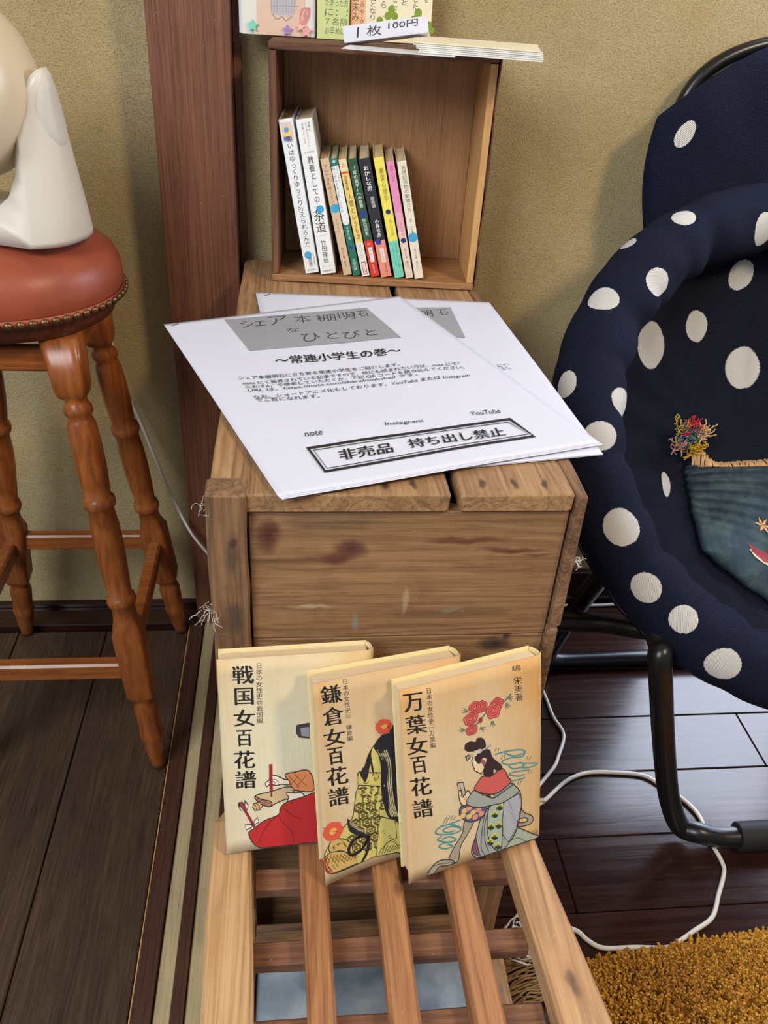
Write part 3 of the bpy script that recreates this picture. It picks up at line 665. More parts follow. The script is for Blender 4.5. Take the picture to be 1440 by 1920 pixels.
clover(.50, .030, .0075); clover(.83, .028, .0080); clover(.36, .018, .0070); clover(.64, .018, .0060, (140, 166, 70)); clover(.97, .017, .0065); clover(.9, .004, .006, (170, 184, 110))
p.make('card_print', t)
# price strip leaning in front
t, W, S, nn2, _ = card('price_strip', ((650, 90), (803, 90), 1.105, 1.105), .001, None, 'folded white paper strip with handwritten price, standing on box', 'sign', .35)
def Sp(u, v, h): return S(u, v+.0005+.016*u, h)
A = Sp(0, 0, 0); mesh('paper_strip', *join([slab(Sp(-.03, .001, 0), Sp(1.0, .001, 0)-Sp(-.03, .001, 0), (S(0, 0, -.0006)-S(0, 0, 0)), Sp(-.055, .0185, 0)-Sp(-.03, .001, 0), .0001), slab(Sp(-.03, .0, .001), Sp(1, 0, .001)-Sp(-.03, 0, .001), S(0, 0, -.012)-S(0, 0, 0), bz*.0005, .0001)]), M_SHEET, t)
p = Print(Sp, h0=.0004)
p.text('1', [(.125, .0155), (.145, .0155), (.138, .0045), (.118, .0045)], K, .02); p.text('枚', [(.24, .0155), (.42, .0155), (.42, .0045), (.24, .0045)], K, .02); p.text('100円', [(.50, .0165), (.86, .0165), (.86, .0090), (.50, .0090)], K, .02)
p.make('handwriting', t)
# stack of postcards lying on the right end
SW = .137
P0 = atz(784, 101, ZT); P1 = atz(999, 118, ZT); e = P1-P0; e /= np.linalg.norm(e); nn = np.array([-e[1], e[0], 0])
for k in range(6):
    z = ZT+.0012+.0018*k; a = RNG.uniform(-.0015, .0015); d = -.0016*k
    V, F = slab(P0+e*(a+d+.001)+nn*RNG.uniform(0, .0012)+bz*(z-ZT), e*SW, nn*.098, bz*.0015, .0003)
    mesh('postcard', V, F, papermat('postcard_stock', (236, 234, 228), .5) if k < 5 else CARD, tag_t := (thing('postcard_stack', P0+e*.07+nn*.05+bz*.001, 'stack of white postcards overhanging the right end of the box top', 'cards') if k == 0 else tag_t))
P0b = atz(640, 92, ZT)
t = thing('clear_sleeve', P0b+e*.05+bz*.0, 'flat white sleeve lying on box top below the price strip', 'sleeve')
mesh('sleeve_sheet', *slab(P0b+bz*.0003, e*.125, nn*.05, bz*.0006, .0001), papermat('sleeve_white', (222, 228, 234), .25), t)

# ================================================================== PRINTED SHEETS
def px5(x, y): return 300+x/1.7143, 520+y/1.7143
class Sheet:
    def __init__(s, corners, z, bumps):
        s.Q = [atz(x, y, z) for x, y in corners]; s.z = z; s.b = bumps
        q = [c[:2] for c in s.Q]; src = [(0, 0), (1, 0), (1, 1), (0, 1)]; A = []; B = []
        for (u, v), (X, Y) in zip(src, q): A += [[X, Y, 1, 0, 0, 0, -u*X, -u*Y], [0, 0, 0, X, Y, 1, -v*X, -v*Y]]; B += [u, v]
        s.H = np.append(np.linalg.solve(np.array(A), np.array(B)), 1).reshape(3, 3); s.Hi = np.linalg.inv(s.H)
    def height(s, u, v): return sum(a*math.exp(-((u-cu)/ru)**2-((v-cv)/rv)**2) for cu, cv, ru, rv, a in s.b)
    def S(s, u, v, h):
        q = s.Hi@np.array([u, v, 1]); return np.array([q[0]/q[2], q[1]/q[2], s.z+s.height(u, v)+h])
    def px(s, x, y): p = atz(*px5(x, y), s.z); q = s.H@np.array([p[0], p[1], 1]); return q[:2]/q[2]
def booklet(nm, sh, label, n=3, offs=()):
    t = thing(nm, np.mean(sh.Q, 0)*[1, 1, 0]+[0, 0, sh.z-.002], label, 'paper', 'stapled handouts on the crate')
    for k in range(n):
        ox, oy = offs[k]; z = -.00045*(n-1-k)-.0002
        NU, NV = 44, 56
        a = grid(lambda u, v: sh.S(u+ox, v+oy, z), NU, NV); b = grid(lambda u, v: sh.S(u+ox, v+oy, z-.0002), NU, NV)
        m = len(a[0]); F = [f[::-1] for f in a[1]]+[[i+m for i in f] for f in b[1]]
        per = [i for i in range(NU)]+[NU+(NU+1)*j for j in range(NV)]+[(NU+1)*NV+NU-i for i in range(NU)]+[(NU+1)*(NV-j) for j in range(NV)]
        for q in range(len(per)): i, j = per[q], per[(q+1) % len(per)]; F.append([i, j, j+m, i+m])
        pg = mesh('page', np.vstack([a[0], b[0]]), F, M_SHEET, t, True)
    return bpy.data.objects[pg.name]
BK = blackmat()
shB = Sheet([(480, 547), (917, 566), (1131, 851), (560, 905)], LID+.0022, [(.1, .3, .3, .1, .0012), (.9, .5, .12, .3, .002)])
tB = booklet('stapled_handout', shB, 'stapled paper handout beneath the other, only its right side showing', 3, [(0, 0), (-.002, -.002), (0, 0)])
p = Print(shB.S, shB.px, h0=.0002)
p.quad(p.uv([(560, 99), (933, 97), (981, 194), (600, 190)]), (150, 151, 158), (10, 4)); p.text('明', p.uv([(836, 108), (872, 106), (880, 126), (846, 130)]), K); p.text('石', p.uv([(888, 105), (922, 103), (932, 121), (900, 123)]), K)
p.make('title_block', tB)
p.text('にて“', p.uv([(1082, 283), (1120, 282), (1124, 291), (1088, 293)]), K, .02); p.text('い。', p.uv([(1098, 294), (1124, 292), (1128, 300), (1102, 302)]), K, .02)
p.make('body_text', tB)
p.stroke(p.uv([(334, 60), (354, 54)]), .004, (90, 90, 96), 1); p.make('staple', tB)
shA = Sheet([(307, 608), (749, 555), (1123, 829), (522, 931)], LID+.0054, [(.35, .75, .10, .08, .0022), (.75, .45, .10, .2, .0018), (.1, .45, .08, .3, .0016), (.55, .2, .3, .06, .0012), (.6, .95, .2, .1, .0012)])
tA = booklet('stapled_handout', shA, 'upper stapled paper handout with grey title block and boxed notice', 3, [(.006, .008), (.002, .004), (0, 0)])
p = Print(shA.S, shA.px, h0=.00022, dh=.000012)
U = p.uv
p.quad(U([(207, 136), (663, 98), (775, 196), (288, 237)]), (148, 149, 156), (44, 18))
INKH = (52, 52, 58)
for s, q in (('シ', [(254, 142), (300, 138), (306, 160), (262, 163)]), ('ェ', [(302, 143), (338, 141), (342, 156), (306, 158)]), ('ア', [(345, 128), (405, 124), (408, 152), (352, 155)]), ('本', [(428, 124), (482, 120), (486, 146), (436, 148)]),
             ('棚', [(498, 122), (560, 117), (568, 140), (506, 144)]), ('明', [(568, 115), (622, 112), (630, 134), (578, 138)]), ('石', [(630, 109), (664, 107), (672, 126), (640, 129)]), ('な', [(405, 166), (446, 164), (450, 177), (410, 180)]),
             ('ひ', [(452, 186), (512, 182), (518, 206), (460, 210)]), ('と', [(532, 180), (570, 178), (576, 198), (540, 200)]), ('び', [(584, 178), (640, 174), (648, 196), (592, 200)]), ('と', [(656, 172), (694, 170), (700, 188), (664, 191)])): p.text(s, U(q), INKH, -.004)
p.make('title_block', tA)
p.text('～常連小学生の巻～', U([(366, 256), (768, 228), (776, 250), (376, 282)]), BK, .035, fat=1)
for s, q in (('シェア本棚明石に立ち寄る常連小学生をご紹介します。', [(249, 323), (768, 278), (771, 288), (253, 335)]),
             ('note にて発表されている記事ですので、他にも読まれたい方は、note にて“', [(265, 340), (962, 273), (966, 283), (269, 351)]),
             ('らおぽん” で検索していただくか、下記 QR コードを読み込んでください。', [(273, 352), (976, 284), (980, 295), (277, 363)]),
             ('URL は、https://note.com/sharebookshelf です。', [(281, 364), (826, 311), (830, 321), (285, 375)]),
             ('なお、ショートアニメ化もしております。YouTube または Instagram', [(299, 384), (992, 310), (996, 323), (303, 397)]),
             ('でご覧になれます。', [(306, 393), (510, 376), (514, 388), (310, 405)])): p.text(s, U(q), BK, .022)
p.make('body_text', tA)
for s, q in (('note', [(464, 500), (520, 494), (524, 508), (467, 514)]), ('Instagram', [(721, 468), (842, 457), (848, 469), (725, 482)]), ('YouTube', [(995, 434), (1090, 423), (1096, 437), (1000, 446)])): p.text(s, U(q), BK, .02); p.make('caption', tA)
def frame(o, i):
    for k in range(4):
        p.quad(U([o[k], o[(k+1) % 4], i[(k+1) % 4], i[k]]), BK, (16, 1))
def inset(q, a, b):
    q = np.array(q, float); e = (q[1]-q[0])/np.linalg.norm(q[1]-q[0]); d = (q[3]-q[0])/np.linalg.norm(q[3]-q[0]); return [q[0]+e*a+d*b, q[1]-e*a+d*b, q[2]-e*a-d*b, q[3]+e*a-d*b]
O1 = [(469, 548), (1125, 453), (1208, 515), (529, 629)]
frame(O1, inset(O1, 8, 8)); O2 = inset(O1, 15, 13); frame(O2, inset(O2, 2.2, 2.2))
p.make('notice_border', tA)
p.text('非売品', U([(570, 557), (742, 533), (750, 565), (582, 590)]), BK, .03, fat=1); p.text('持ち出し禁止', U([(792, 524), (1098, 484), (1112, 512), (806, 552)]), BK, .03, fat=1)
p.make('notice_text', tA)
p.stroke(U([(38, 157), (58, 151)]), .004, (90, 90, 96), 1)
p.make('staple', tA)

# ================================================================== THREE LEANING HARDBACKS
COVERW, COVERH, BTK = .1375, .199, .025
def covermat(nm, base, edge, amt):
    N = NT(nm); uv = N.n('ShaderNodeTexCoord').outputs['UV']; sp = N.n('ShaderNodeSeparateXYZ', {0: uv}); u, v = sp.outputs[0], sp.outputs[1]
    no = N.noise(uv, 4.0, 5, .6); rib = N.noise(N.n('ShaderNodeMapping', {'Vector': uv, 'Scale': (210, 3, 1)}).outputs[0], 1.0, 2)
    e1 = N.math('SUBTRACT', 1.0, N.math('MULTIPLY', u, 1.0)); eu = N.math('MULTIPLY', N.math('POWER', u, 4.0), 1.0); ev = N.math('MULTIPLY', N.math('POWER', v, 5.0), .9); el = N.math('MULTIPLY', N.math('POWER', e1, 9.0), .6)
    f = N.math('MULTIPLY', N.math('ADD', N.math('ADD', eu, ev), N.math('ADD', el, N.math('MULTIPLY', N.math('SUBTRACT', no, .35), 1.2))), amt)
    f = N.n('ShaderNodeClamp', {0: f}).outputs[0]
    c = N.mix(f, srgb(*base), srgb(*edge)); sp2 = N.noise(uv, 60, 2, .5)
    c = N.mix(N.ramp(sp2, [(.72, (0, 0, 0, 1)), (.78, (.5,)*3+(1,))]), c, srgb(150, 112, 70))
    c = N.mix(N.math('MULTIPLY', N.ramp(rib, [(.4, (1, 1, 1, 1)), (.6, (0, 0, 0, 1))]), .3), c, N.mix(1.0, c, (.86, .82, .74, 1), 'MULTIPLY'))
    return N.out(color=c, rough=.62, normal=N.bump(rib, .35, .0005))
M_BLK = blockmat('y', (226, 204, 166), (200, 172, 134))
def hardback(bl_px, br_px, tilt, label, cm, edgecol, art, W=COVERW, H=COVERH, flare=0.0, ymax=.5725, BTK=.025):
    for _ in range(8):      # lean until the back cover meets the crate
        z = RZ+.0008+BTK*math.sin(tilt); A = atz(*bl_px, z); B = atz(*br_px, z); q = B-A; q /= np.linalg.norm(q)
        yb = (A+q*W)[1]; tilt = math.asin(max(.05, (ymax-yb-BTK*math.cos(tilt)*q[0])/(H*q[0])))
    A = atz(*bl_px, z); B = atz(*br_px, z); e = B-A; e[2] = 0; e /= np.linalg.norm(e); hn = np.array([-e[1], e[0], 0])
    up = bz*math.cos(tilt)+hn*math.sin(tilt); n_in = np.cross(up, e); n_in *= 1 if n_in[1] > 0 else -1   # into the book (away from viewer)
    base = lambda u, v, d: A+e*W*u+up*H*v+n_in*d
    t = thing('hardback_book', A+e*W/2, label, 'book', 'hardbacks leaning on the crate')
    # front jacket (slightly bowed / flared at the fore edge), spine at right
    def jf(u, v): 
        d = -.0006-flare*max(0, 1-u*2.2)**1.6*(1.0-.35*v)-.0008*math.sin(3.1*v)
        rr = max(0, (u-.965)/.035); return d+.0055*rr**2
    NU, NV = 26, 14
    dip = lambda u: -.0025*max(0, 1-u*3)**2-(flare*1.1)*max(0, 1-u*2.2)
    fv = lambda u, v: v+(dip(u)*(1-v)/H)
    g1 = grid(lambda u, v: base(u, fv(u, v), jf(u, v)), NU, NV); g2 = grid(lambda u, v: base(u, fv(u, v), jf(u, v)+.0007), NU, NV); m = len(g1[0])
    F = g1[1]+[[i+m for i in f[::-1]] for f in g2[1]]; per = [i for i in range(NU)]+[NU+(NU+1)*j for j in range(NV)]+[(NU+1)*NV+NU-i for i in range(NU)]+[(NU+1)*(NV-j) for j in range(NV)]
    for q in range(len(per)): i, j = per[q], per[(q+1) % len(per)]; F.append([j, i, i+m, j+m])
    jac = mesh('front_cover', np.vstack([g1[0], g2[0]]), F, cm, t, True, uv=np.vstack([g1[2], g2[2]]))
    def blk(u0, u1, v0, v1, d0, d1, b=.0006): V, F = cube(u0*W, u1*W, d0, d1, v0*H, v1*H, b); return np.array([base(p[0]/W, p[2]/H, p[1]) for p in V]), F
    uvb = None
    V, F = blk(.006, .97, .004, 1.0, BTK-.0016, BTK); mesh('back_cover', V, F, ink(edgecol), t)
    # rounded spine
    sp = []; n = 10
    for k in range(n+1):
        a = math.pi*k/n; cx = .972+.022*math.sin(a); d = BTK/2-.0003-(BTK/2-.0012)*math.cos(a); sp.append((cx, d))
    V = []; F = []
    for (cx, d) in sp:
        for v in (0, .2, .5, .8, .995): V.append(base(cx, v, d))
        for v in (.995, .8, .5, .2, 0): V.append(base(cx-.008, v, BTK/2+(d-BTK/2)*.86))
    for k in range(n):
        for q in range(10): F.append([k*10+q, k*10+(q+1) % 10, (k+1)*10+(q+1) % 10, (k+1)*10+q])
    F.append(list(range(10))[::-1]); F.append([n*10+q for q in range(10)])
    mesh('spine', V, F, ink(edgecol), t)
    V, F = blk(.022, .962, .016, .984, .0022, BTK-.0018, .0015); mesh('page_block', V, F, M_BLK, t)
    V, F = blk(.010, .97, .006, .992, .0003, .0015); mesh('board', V, F, ink((226, 214, 176)), t)
    if flare > 0:
        g = grid(lambda u, v: base(.004+u*.5, v-.02*(1-u)*(1-v), .0001-flare*.55*max(0, 1-u*1.1)**1.5*(1-.35*v)), 10, 8); g2 = (g[0]+n_in*.0002,)
        mm_ = len(g[0]); mesh('jacket_flap', np.vstack([g[0], g2[0]]), g[1]+[[i+mm_ for i in f[::-1]] for f in g[1]], ink((206, 200, 214)), t, True)
    # print: pixel -> uv on the front cover plane
    P0 = base(0, 0, -.0006)
    def px(x, y):
        q = atplane(x, y, P0, n_in)-P0; u, v = q@e/W, q@up/H
        for _ in range(3):
            v_ = fv(u, v) ; v = v+(q@up/H-v_)
        return np.array([min(max(u, .004), .985), min(max(v, .004), .992)])
    S = lambda u, v, h: base(u, fv(u, v), jf(u, v)-h)
    p = Print(S, px, h0=.00016, dh=.000002); p.t = jac; art(p); p.make('cover_picture', jac)
    return t, base
TITLE = (34, 30, 30)
def title(p, chars, boxes, fat=1):
    for c, b in zip(chars, boxes): p.text(c, p.uv(b), TITLE, .012, fat=fat)
def col_px(p, s, x0, y0, x1, y1, w, c=TITLE, bold=-.004, ang=None):
    """vertical string running from (x0,y0) top centre to (x1,y1) bottom centre, width w (px)"""
    a = np.array([x0, y0], float); b = np.array([x1, y1], float); d = (b-a)/np.linalg.norm(b-a); n = np.array([-d[1], d[0]])*-1
    if ang is not None: n = np.array([math.cos(ang), math.sin(ang)])
    p.text(vert(s), p.uv([a-n*w/2, a+n*w/2, b+n*w/2, b-n*w/2]), c, bold)
def column(p, chars, tops, w, hgt, slope):   # list of (cx, cy) centres
    for c, (cx, cy) in zip(chars, tops):
        e = np.array([math.cos(slope), math.sin(slope)])*w/2; dn = np.array([-slope, 1])*hgt/2; c0 = np.array([cx, cy])
        p.text(c, p.uv([c0-e-dn, c0+e-dn, c0+e+dn, c0-e+dn]), TITLE, .012, fat=1)
class X:   # crop coordinates -> photo px
    def __init__(s, x, y, k): s.x, s.y, s.k = x, y, k
    def __call__(s, P): return [(s.x+a/s.k, s.y+b/s.k) for a, b in P]
DK = (52, 44, 44)
def sm(P):
    """round off a traced outline (closed)"""
    if len(P) < 7: return P
    n = len(P); Q = [P[i % n] for i in range(-2, n+3)]; S_ = smooth_path(Q, 4); return S_[8:8+4*n].tolist()
def art1(p):
    x = X(400, 1180, 4.235); U = lambda P: p.uv(x(P)); 
    def P_(P, c, o=True, w=.006):
        P = sm(P); p.poly(U(P), c)
        if o: p.stroke(U(P), w, DK, 1, closed=True)
    def St(P, w, c=DK, m=5): p.stroke(U(P), w, c, m, up=True, asp=1.42)
    for k, c in enumerate('戦国女百花譜'): column_put(p, x, c, [(235, 360), (243, 530), (245, 700), (245, 860), (247, 1030), (257, 1190)][k], 165, 150, -.04)
    col_px(p, '日本の女性史㊃戦国編', *x([(362, 268)])[0], *x([(369, 742)])[0], 50/4.235, ang=-.03); p.make('cover_lettering', p.t)
    P_([(280, 1625), (330, 1575), (400, 1520), (515, 1470), (530, 1420), (580, 1370), (700, 1330), (900, 1300), (1000, 1640), (715, 1700), (380, 1735)], (190, 44, 46))
    for q in ([(515, 1470), (440, 1540), (380, 1640), (360, 1700)], [(520, 1480), (560, 1540), (620, 1600), (640, 1690)], [(560, 1420), (640, 1480), (700, 1500)]): St(q, .005, (110, 20, 28))
    P_([(570, 1150), (640, 1130), (760, 1120), (800, 1270), (690, 1280), (630, 1262), (600, 1200)], (220, 140, 90))
    for q in ([(600, 1160), (680, 1250)], [(640, 1140), (740, 1240)], [(680, 1150), (610, 1240)], [(740, 1150), (660, 1250)]): St(q, .006, (170, 90, 50), 1)
    P_([(330, 1320), (450, 1285), (590, 1245), (640, 1268), (610, 1330), (560, 1350), (480, 1385), (460, 1400), (400, 1380)], (206, 180, 140))
    P_([(330, 1320), (380, 1345), (450, 1360), (465, 1385), (440, 1405), (380, 1385), (340, 1350)], (176, 128, 104))
    for q in ([(350, 1335), (400, 1360), (450, 1380)], [(345, 1345), (390, 1375), (440, 1395)]): St(q, .005, (110, 70, 60))
    P_([(320, 1380), (370, 1365), (390, 1400), (370, 1430), (330, 1435), (312, 1410)], (206, 172, 120))
    for q in ([(325, 1390), (345, 1410), (340, 1430)], [(340, 1378), (365, 1400), (360, 1430)]): St(q, .004)
    P_([(580, 1300), (600, 1290), (640, 1295), (690, 1290), (720, 1320), (650, 1345), (590, 1360), (600, 1330)], (240, 230, 214))
    P_([(450, 1170), (480, 1155), (520, 1165), (560, 1185), (600, 1195), (600, 1230), (540, 1225), (500, 1235), (450, 1225), (425, 1245), (415, 1215), (440, 1195)], (240, 228, 208))
    for q in ([(465, 1185), (500, 1190), (520, 1215)], [(450, 1200), (480, 1205), (495, 1225)]): St(q, .004)
    St([(455, 1065), (457, 1180), (460, 1280)], .022, (150, 40, 48), 1); St([(460, 1280), (461, 1325)], .010, (80, 60, 50), 1)
    St([(215, 1370), (340, 1590)], .018, (150, 40, 48), 1)
    P_([(200, 1375), (228, 1370), (255, 1400), (262, 1440), (240, 1435)], (170, 50, 54)); P_([(250, 1355), (275, 1390), (268, 1430), (250, 1400)], (236, 226, 206)); P_([(196, 1385), (215, 1430), (248, 1440), (215, 1400)], (236, 226, 206))
    P_([(320, 1530), (350, 1488), (362, 1530), (325, 1545)], (236, 228, 210)); P_([(315, 1545), (250, 1550), (262, 1590), (300, 1570)], (236, 228, 210))
    P_([(662, 760), (680, 755), (760, 740), (760, 860), (680, 850), (660, 820)], (70, 62, 66)); P_([(690, 780), (760, 770), (760, 850), (700, 840)], (150, 150, 160), False)
def art2(p):
    x = X(540, 1180, 4); U = lambda P: p.uv(x(P))
    def P_(P, c, o=True, w=.006):
        P = sm(P); p.poly(U(P), c)
        if o: p.stroke(U(P), w, DK, 1, closed=True)
    def St(P, w, c=DK, m=5): p.stroke(U(P), w, c, m, up=False, asp=1.42)
    for k, c in enumerate('鎌倉女百花譜'): column_put(p, x, c, [(318, 478), (334, 640), (340, 795), (350, 935), (362, 1085), (373, 1238)][k], 158, 142, -.13)
    col_px(p, '日本の女性史㊂ 鎌倉編', *x([(424, 370)])[0], *x([(462, 826)])[0], 44/4, ang=-.12); p.make('cover_lettering', p.t)
    KI = (206, 196, 112); OL = (84, 76, 40)
    P_([(522, 1065), (600, 1052), (620, 900), (680, 850), (760, 860), (900, 900), (900, 1650), (820, 1672), (640, 1705), (560, 1735), (312, 1812), (256, 1690), (330, 1560), (440, 1440), (482, 1390), (505, 1220), (530, 1150)], KI)
    p.k += 1
    # hexagon brocade
    for j in range(9):
        for i in range(5):
            cx = 560+i*86+(43 if j % 2 else 0)-(j*14); cy = 1210+j*60+(-i*10)
            if cx < 470+max(0, (1400-cy))*.12 or cx > 700+.1*(cy-1200) or cy > 1640: continue
            h = [(cx+40*math.cos(math.pi/6+k*math.pi/3), cy+38*math.sin(math.pi/6+k*math.pi/3)) for k in range(6)]
            p.stroke(U(h), .009, OL, 1, closed=True, up=(i == 0))
            h = [(cx+30*math.cos(math.pi/6+k*math.pi/3), cy+28*math.sin(math.pi/6+k*math.pi/3)) for k in range(6)]
            p.stroke(U(h), .006, OL, 1, closed=True, up=False)
            for k in range(4): p.ell(U([(cx+11*math.cos(k*1.57+.5), cy+11*math.sin(k*1.57+.5))])[0], .009, .006, OL, 6, up=False)
    P_([(522, 1065), (700, 1072), (700, 1172), (520, 1160)], KI); P_([(630, 1085), (655, 1065), (678, 1100), (655, 1135)], (190, 180, 96)); St([(560, 1140), (590, 1150), (600, 1130)], .006, OL)
    P_([(690, 1400), (800, 1425), (815, 1560), (740, 1600), (660, 1700)], KI)
    for k in range(9): St([(700+14*k, 1520+12*k), (730+12*k, 1500+14*k)], .006, OL, 1)
    for k in range(8): St([(680+20*k, 1690-6*k), (700+24*k, 1630-4*k)], .006, OL, 1)
    # lower left lattice hem and wave band
    P_([(300, 1600), (330, 1555), (420, 1560), (470, 1600), (480, 1680), (430, 1660), (380, 1640), (330, 1660), (300, 1640)], (206, 176, 104))
    for k in range(5): St([(305+14*k, 1650-8*k), (340+14*k, 1590-8*k+14), (410+8*k, 1590+10*k), (450+6*k, 1650+8*k)], .006, (120, 84, 40))
    P_([(256, 1690), (310, 1650), (400, 1645), (500, 1690), (520, 1745), (330, 1812)], (210, 176, 104))
    for k in range(9): St([(262+24*k, 1690-4*k), (320+26*k, 1790-12*k)], .005, (120, 84, 40), 1); St([(290+26*k, 1660+2*k), (270+24*k, 1740-2*k)], .005, (120, 84, 40), 1)
    St([(256, 1690), (275, 1760), (312, 1812)], .012, (170, 60, 50), 3); St([(275, 1690), (295, 1760), (330, 1805)], .008, (170, 60, 50), 3)
    # hair and black sash
    HB = (36, 34, 42)
    P_([(722, 775), (900, 700), (900, 1460), (800, 1425), (745, 1395), (706, 1270), (694, 1150), (692, 1020), (672, 930), (640, 870)], HB, False)
    P_([(640, 862), (600, 930), (575, 1000), (550, 1090), (575, 1140), (600, 1080), (612, 1000), (628, 1065), (640, 1050), (620, 930)], HB, False)
    P_([(560, 1020), (535, 1080), (548, 1110), (566, 1060)], HB, False)
    for k in range(5): p.stroke(U([(668+16*k, 900), (708+14*k, 990), (718+14*k, 1150), (740+13*k, 1300), (775+12*k, 1400)]), .007, (208, 196, 150), 5, up=(k == 0), asp=1.42)
    P_([(440, 1405), (470, 1450), (520, 1495), (570, 1520), (610, 1560), (612, 1620), (590, 1690), (560, 1735), (545, 1735), (580, 1660), (590, 1590), (560, 1545), (500, 1530), (450, 1490)], HB, False)
    for a in (0, 8): p.stroke(U([(605, 1540), (540, 1545), (480, 1580), (450, 1635+a), (470, 1680), (530, 1660), (580, 1600), (605, 1540)]), .020, HB, 6, up=(a == 0), asp=1.42)
    for k in range(4): p.stroke(U([(455+8*k, 1440), (500+6*k, 1490-4*k), (560+4*k, 1510-3*k)]), .004, (160, 150, 120), 4, up=False, asp=1.42)
    # peonies
    R = (222, 92, 70); Y = (232, 180, 80); G = (120, 134, 84)
    for (cx, cy, s) in ((330, 1495, 1.0), (716, 725, .8)):
        for a in (2.6, 3.5, 1.8, 5.4, .9): P_([(cx+45*s*math.cos(a-.4), cy+42*s*math.sin(a-.4)), (cx+92*s*math.cos(a), cy+88*s*math.sin(a)), (cx+45*s*math.cos(a+.4), cy+42*s*math.sin(a+.4))], G, False)
        for a in range(6): p.ell(U([(cx+30*s*math.cos(a*1.05), cy+26*s*math.sin(a*1.05))])[0], .045*s, .032*s, R, 12, up=(a == 0))
        p.ell(U([(cx, cy)])[0], .03*s, .02*s, Y, 10)
        for a in range(5): p.stroke(U([(cx+12*s*math.cos(a*1.26), cy+12*s*math.sin(a*1.26)), (cx+44*s*math.cos(a*1.26), cy+38*s*math.sin(a*1.26))]), .005, (170, 50, 50), 1, up=False)
def art3(p):
    x = X(700, 1180, 3.918); U = lambda P: p.uv(x(P))
    def P_(P, c, o=True, w=.006):
        P = sm(P); p.poly(U(P), c)
        if o: p.stroke(U(P), w, DK, 1, closed=True)
    def St(P, w, c=DK, m=5, up=False): p.stroke(U(P), w, c, m, up=up, asp=1.42)
    for k, c in enumerate('万葉女百花譜'): column_put(p, x, c, [(292, 535), (312, 697), (318, 852), (332, 992), (346, 1150), (360, 1312)][k], 150, 142, -.14)
    col_px(p, '日本の女性史㊀万葉編', *x([(405, 432)])[0], *x([(436, 868)])[0], 40/3.918, ang=-.12)
    p.make('cover_lettering', p.t)
    col_px(p, '嶋', *x([(1050, 262)])[0], *x([(1052, 305)])[0], 62/3.918, ang=-.12); col_px(p, '栄美著', *x([(1058, 345)])[0], *x([(1070, 522)])[0], 60/3.918, ang=-.1); p.make('author_lettering', p.t)
    G = (110, 124, 104); R = (216, 104, 96)
    for q in ([(700, 738), (760, 690), (800, 640), (840, 600), (940, 545), (1010, 470)], [(770, 592), (830, 596)]): St(q, .012, G, 5, True)
    for (cx, cy, a0) in ((690, 602, 3.4), (668, 738, 3.2), (782, 722, .3), (872, 672, 1.5), (975, 540, 1.2), (985, 500, .2)):
        for d in (-.5, 0, .5): a = a0+d; P_([(cx+8*math.cos(a+1.5), cy+8*math.sin(a+1.5)), (cx+48*math.cos(a), cy+46*math.sin(a)), (cx-8*math.cos(a+1.5), cy-8*math.sin(a+1.5))], G, False)
    for (cx, cy, rx, ry) in ((745, 575, 46, 46), (795, 565, 38, 42), (905, 545, 45, 44), (880, 595, 52, 56), (712, 655, 52, 42), (718, 736, 42, 36), (783, 665, 14, 16)):
        c = U([(cx, cy)])[0]; r = U([(cx+rx, cy), (cx, cy+ry)]); a = abs(r[0][0]-c[0]); b = abs(r[1][1]-c[1]); p.ell(c, a, b, R, 18)
        for f in (1, .66, .36): p.stroke([(c[0]+a*f*(1+.08*math.sin(5*t))*math.cos(t), c[1]+b*f*(1+.08*math.sin(5*t))*math.sin(t)) for t in np.linspace(0, 6.28, 20)], .005, (160, 60, 64), 1, up=(f == 1))
    p.make('flower_picture', p.t)
    T = (78, 146, 150)
    for q in ([(490, 1445), (560, 1425), (640, 1395)], [(640, 1450), (560, 1430), (480, 1455), (455, 1495), (520, 1505), (610, 1490), (640, 1460), (570, 1445), (510, 1470), (540, 1490), (600, 1475)], [(500, 1515), (470, 1545), (540, 1560), (605, 1545), (560, 1520), (500, 1540)], [(580, 1560), (510, 1570), (480, 1595), (530, 1610), (580, 1590), (540, 1575)],
              [(890, 915), (980, 890), (1080, 880), (1110, 900), (1030, 925), (960, 905)], [(1110, 890), (1090, 930), (1000, 940), (940, 970), (990, 990), (1080, 975), (1100, 1000), (1030, 1020), (990, 1000)], [(1090, 980), (1200, 980), (1140, 1010), (1060, 1010)], [(1130, 1030), (1050, 1040), (990, 1060), (1060, 1075), (1110, 1060)], [(1110, 1085), (1060, 1100), (1010, 1110)]): St(q, .011, T, 6, True)
    for q in ([(510, 1420), (540, 1370)], [(530, 1420), (560, 1365)], [(560, 1400), (585, 1360)], [(580, 1400), (605, 1365)], [(935, 950), (945, 920)], [(955, 945), (965, 915)], [(1120, 950), (1135, 925)], [(1140, 955), (1155, 930)], [(1130, 1055), (1145, 1020)], [(1150, 1055), (1165, 1025)], [(1050, 1140), (1070, 1100)], [(1070, 1140), (1085, 1105)], [(890, 890), (900, 865)], [(910, 890), (920, 868)]): St(q, .005, (120, 110, 90), 1)
    RB = (166, 158, 140); GR = (160, 166, 164)
    P_([(1075, 1310), (1110, 1345), (1160, 1365), (1172, 1400), (1145, 1430), (1090, 1445), (1055, 1445), (1060, 1420), (1110, 1415), (1135, 1395), (1110, 1380), (1060, 1385)], RB)
    P_([(670, 1405), (735, 1405), (690, 1500), (640, 1590), (625, 1690), (600, 1712), (555, 1690), (590, 1600), (650, 1500)], RB)
    P_([(600, 1712), (540, 1735), (480, 1745), (430, 1815), (395, 1820), (425, 1750), (480, 1700), (555, 1690)], RB); St([(440, 1735), (500, 1720), (600, 1710)], .005)
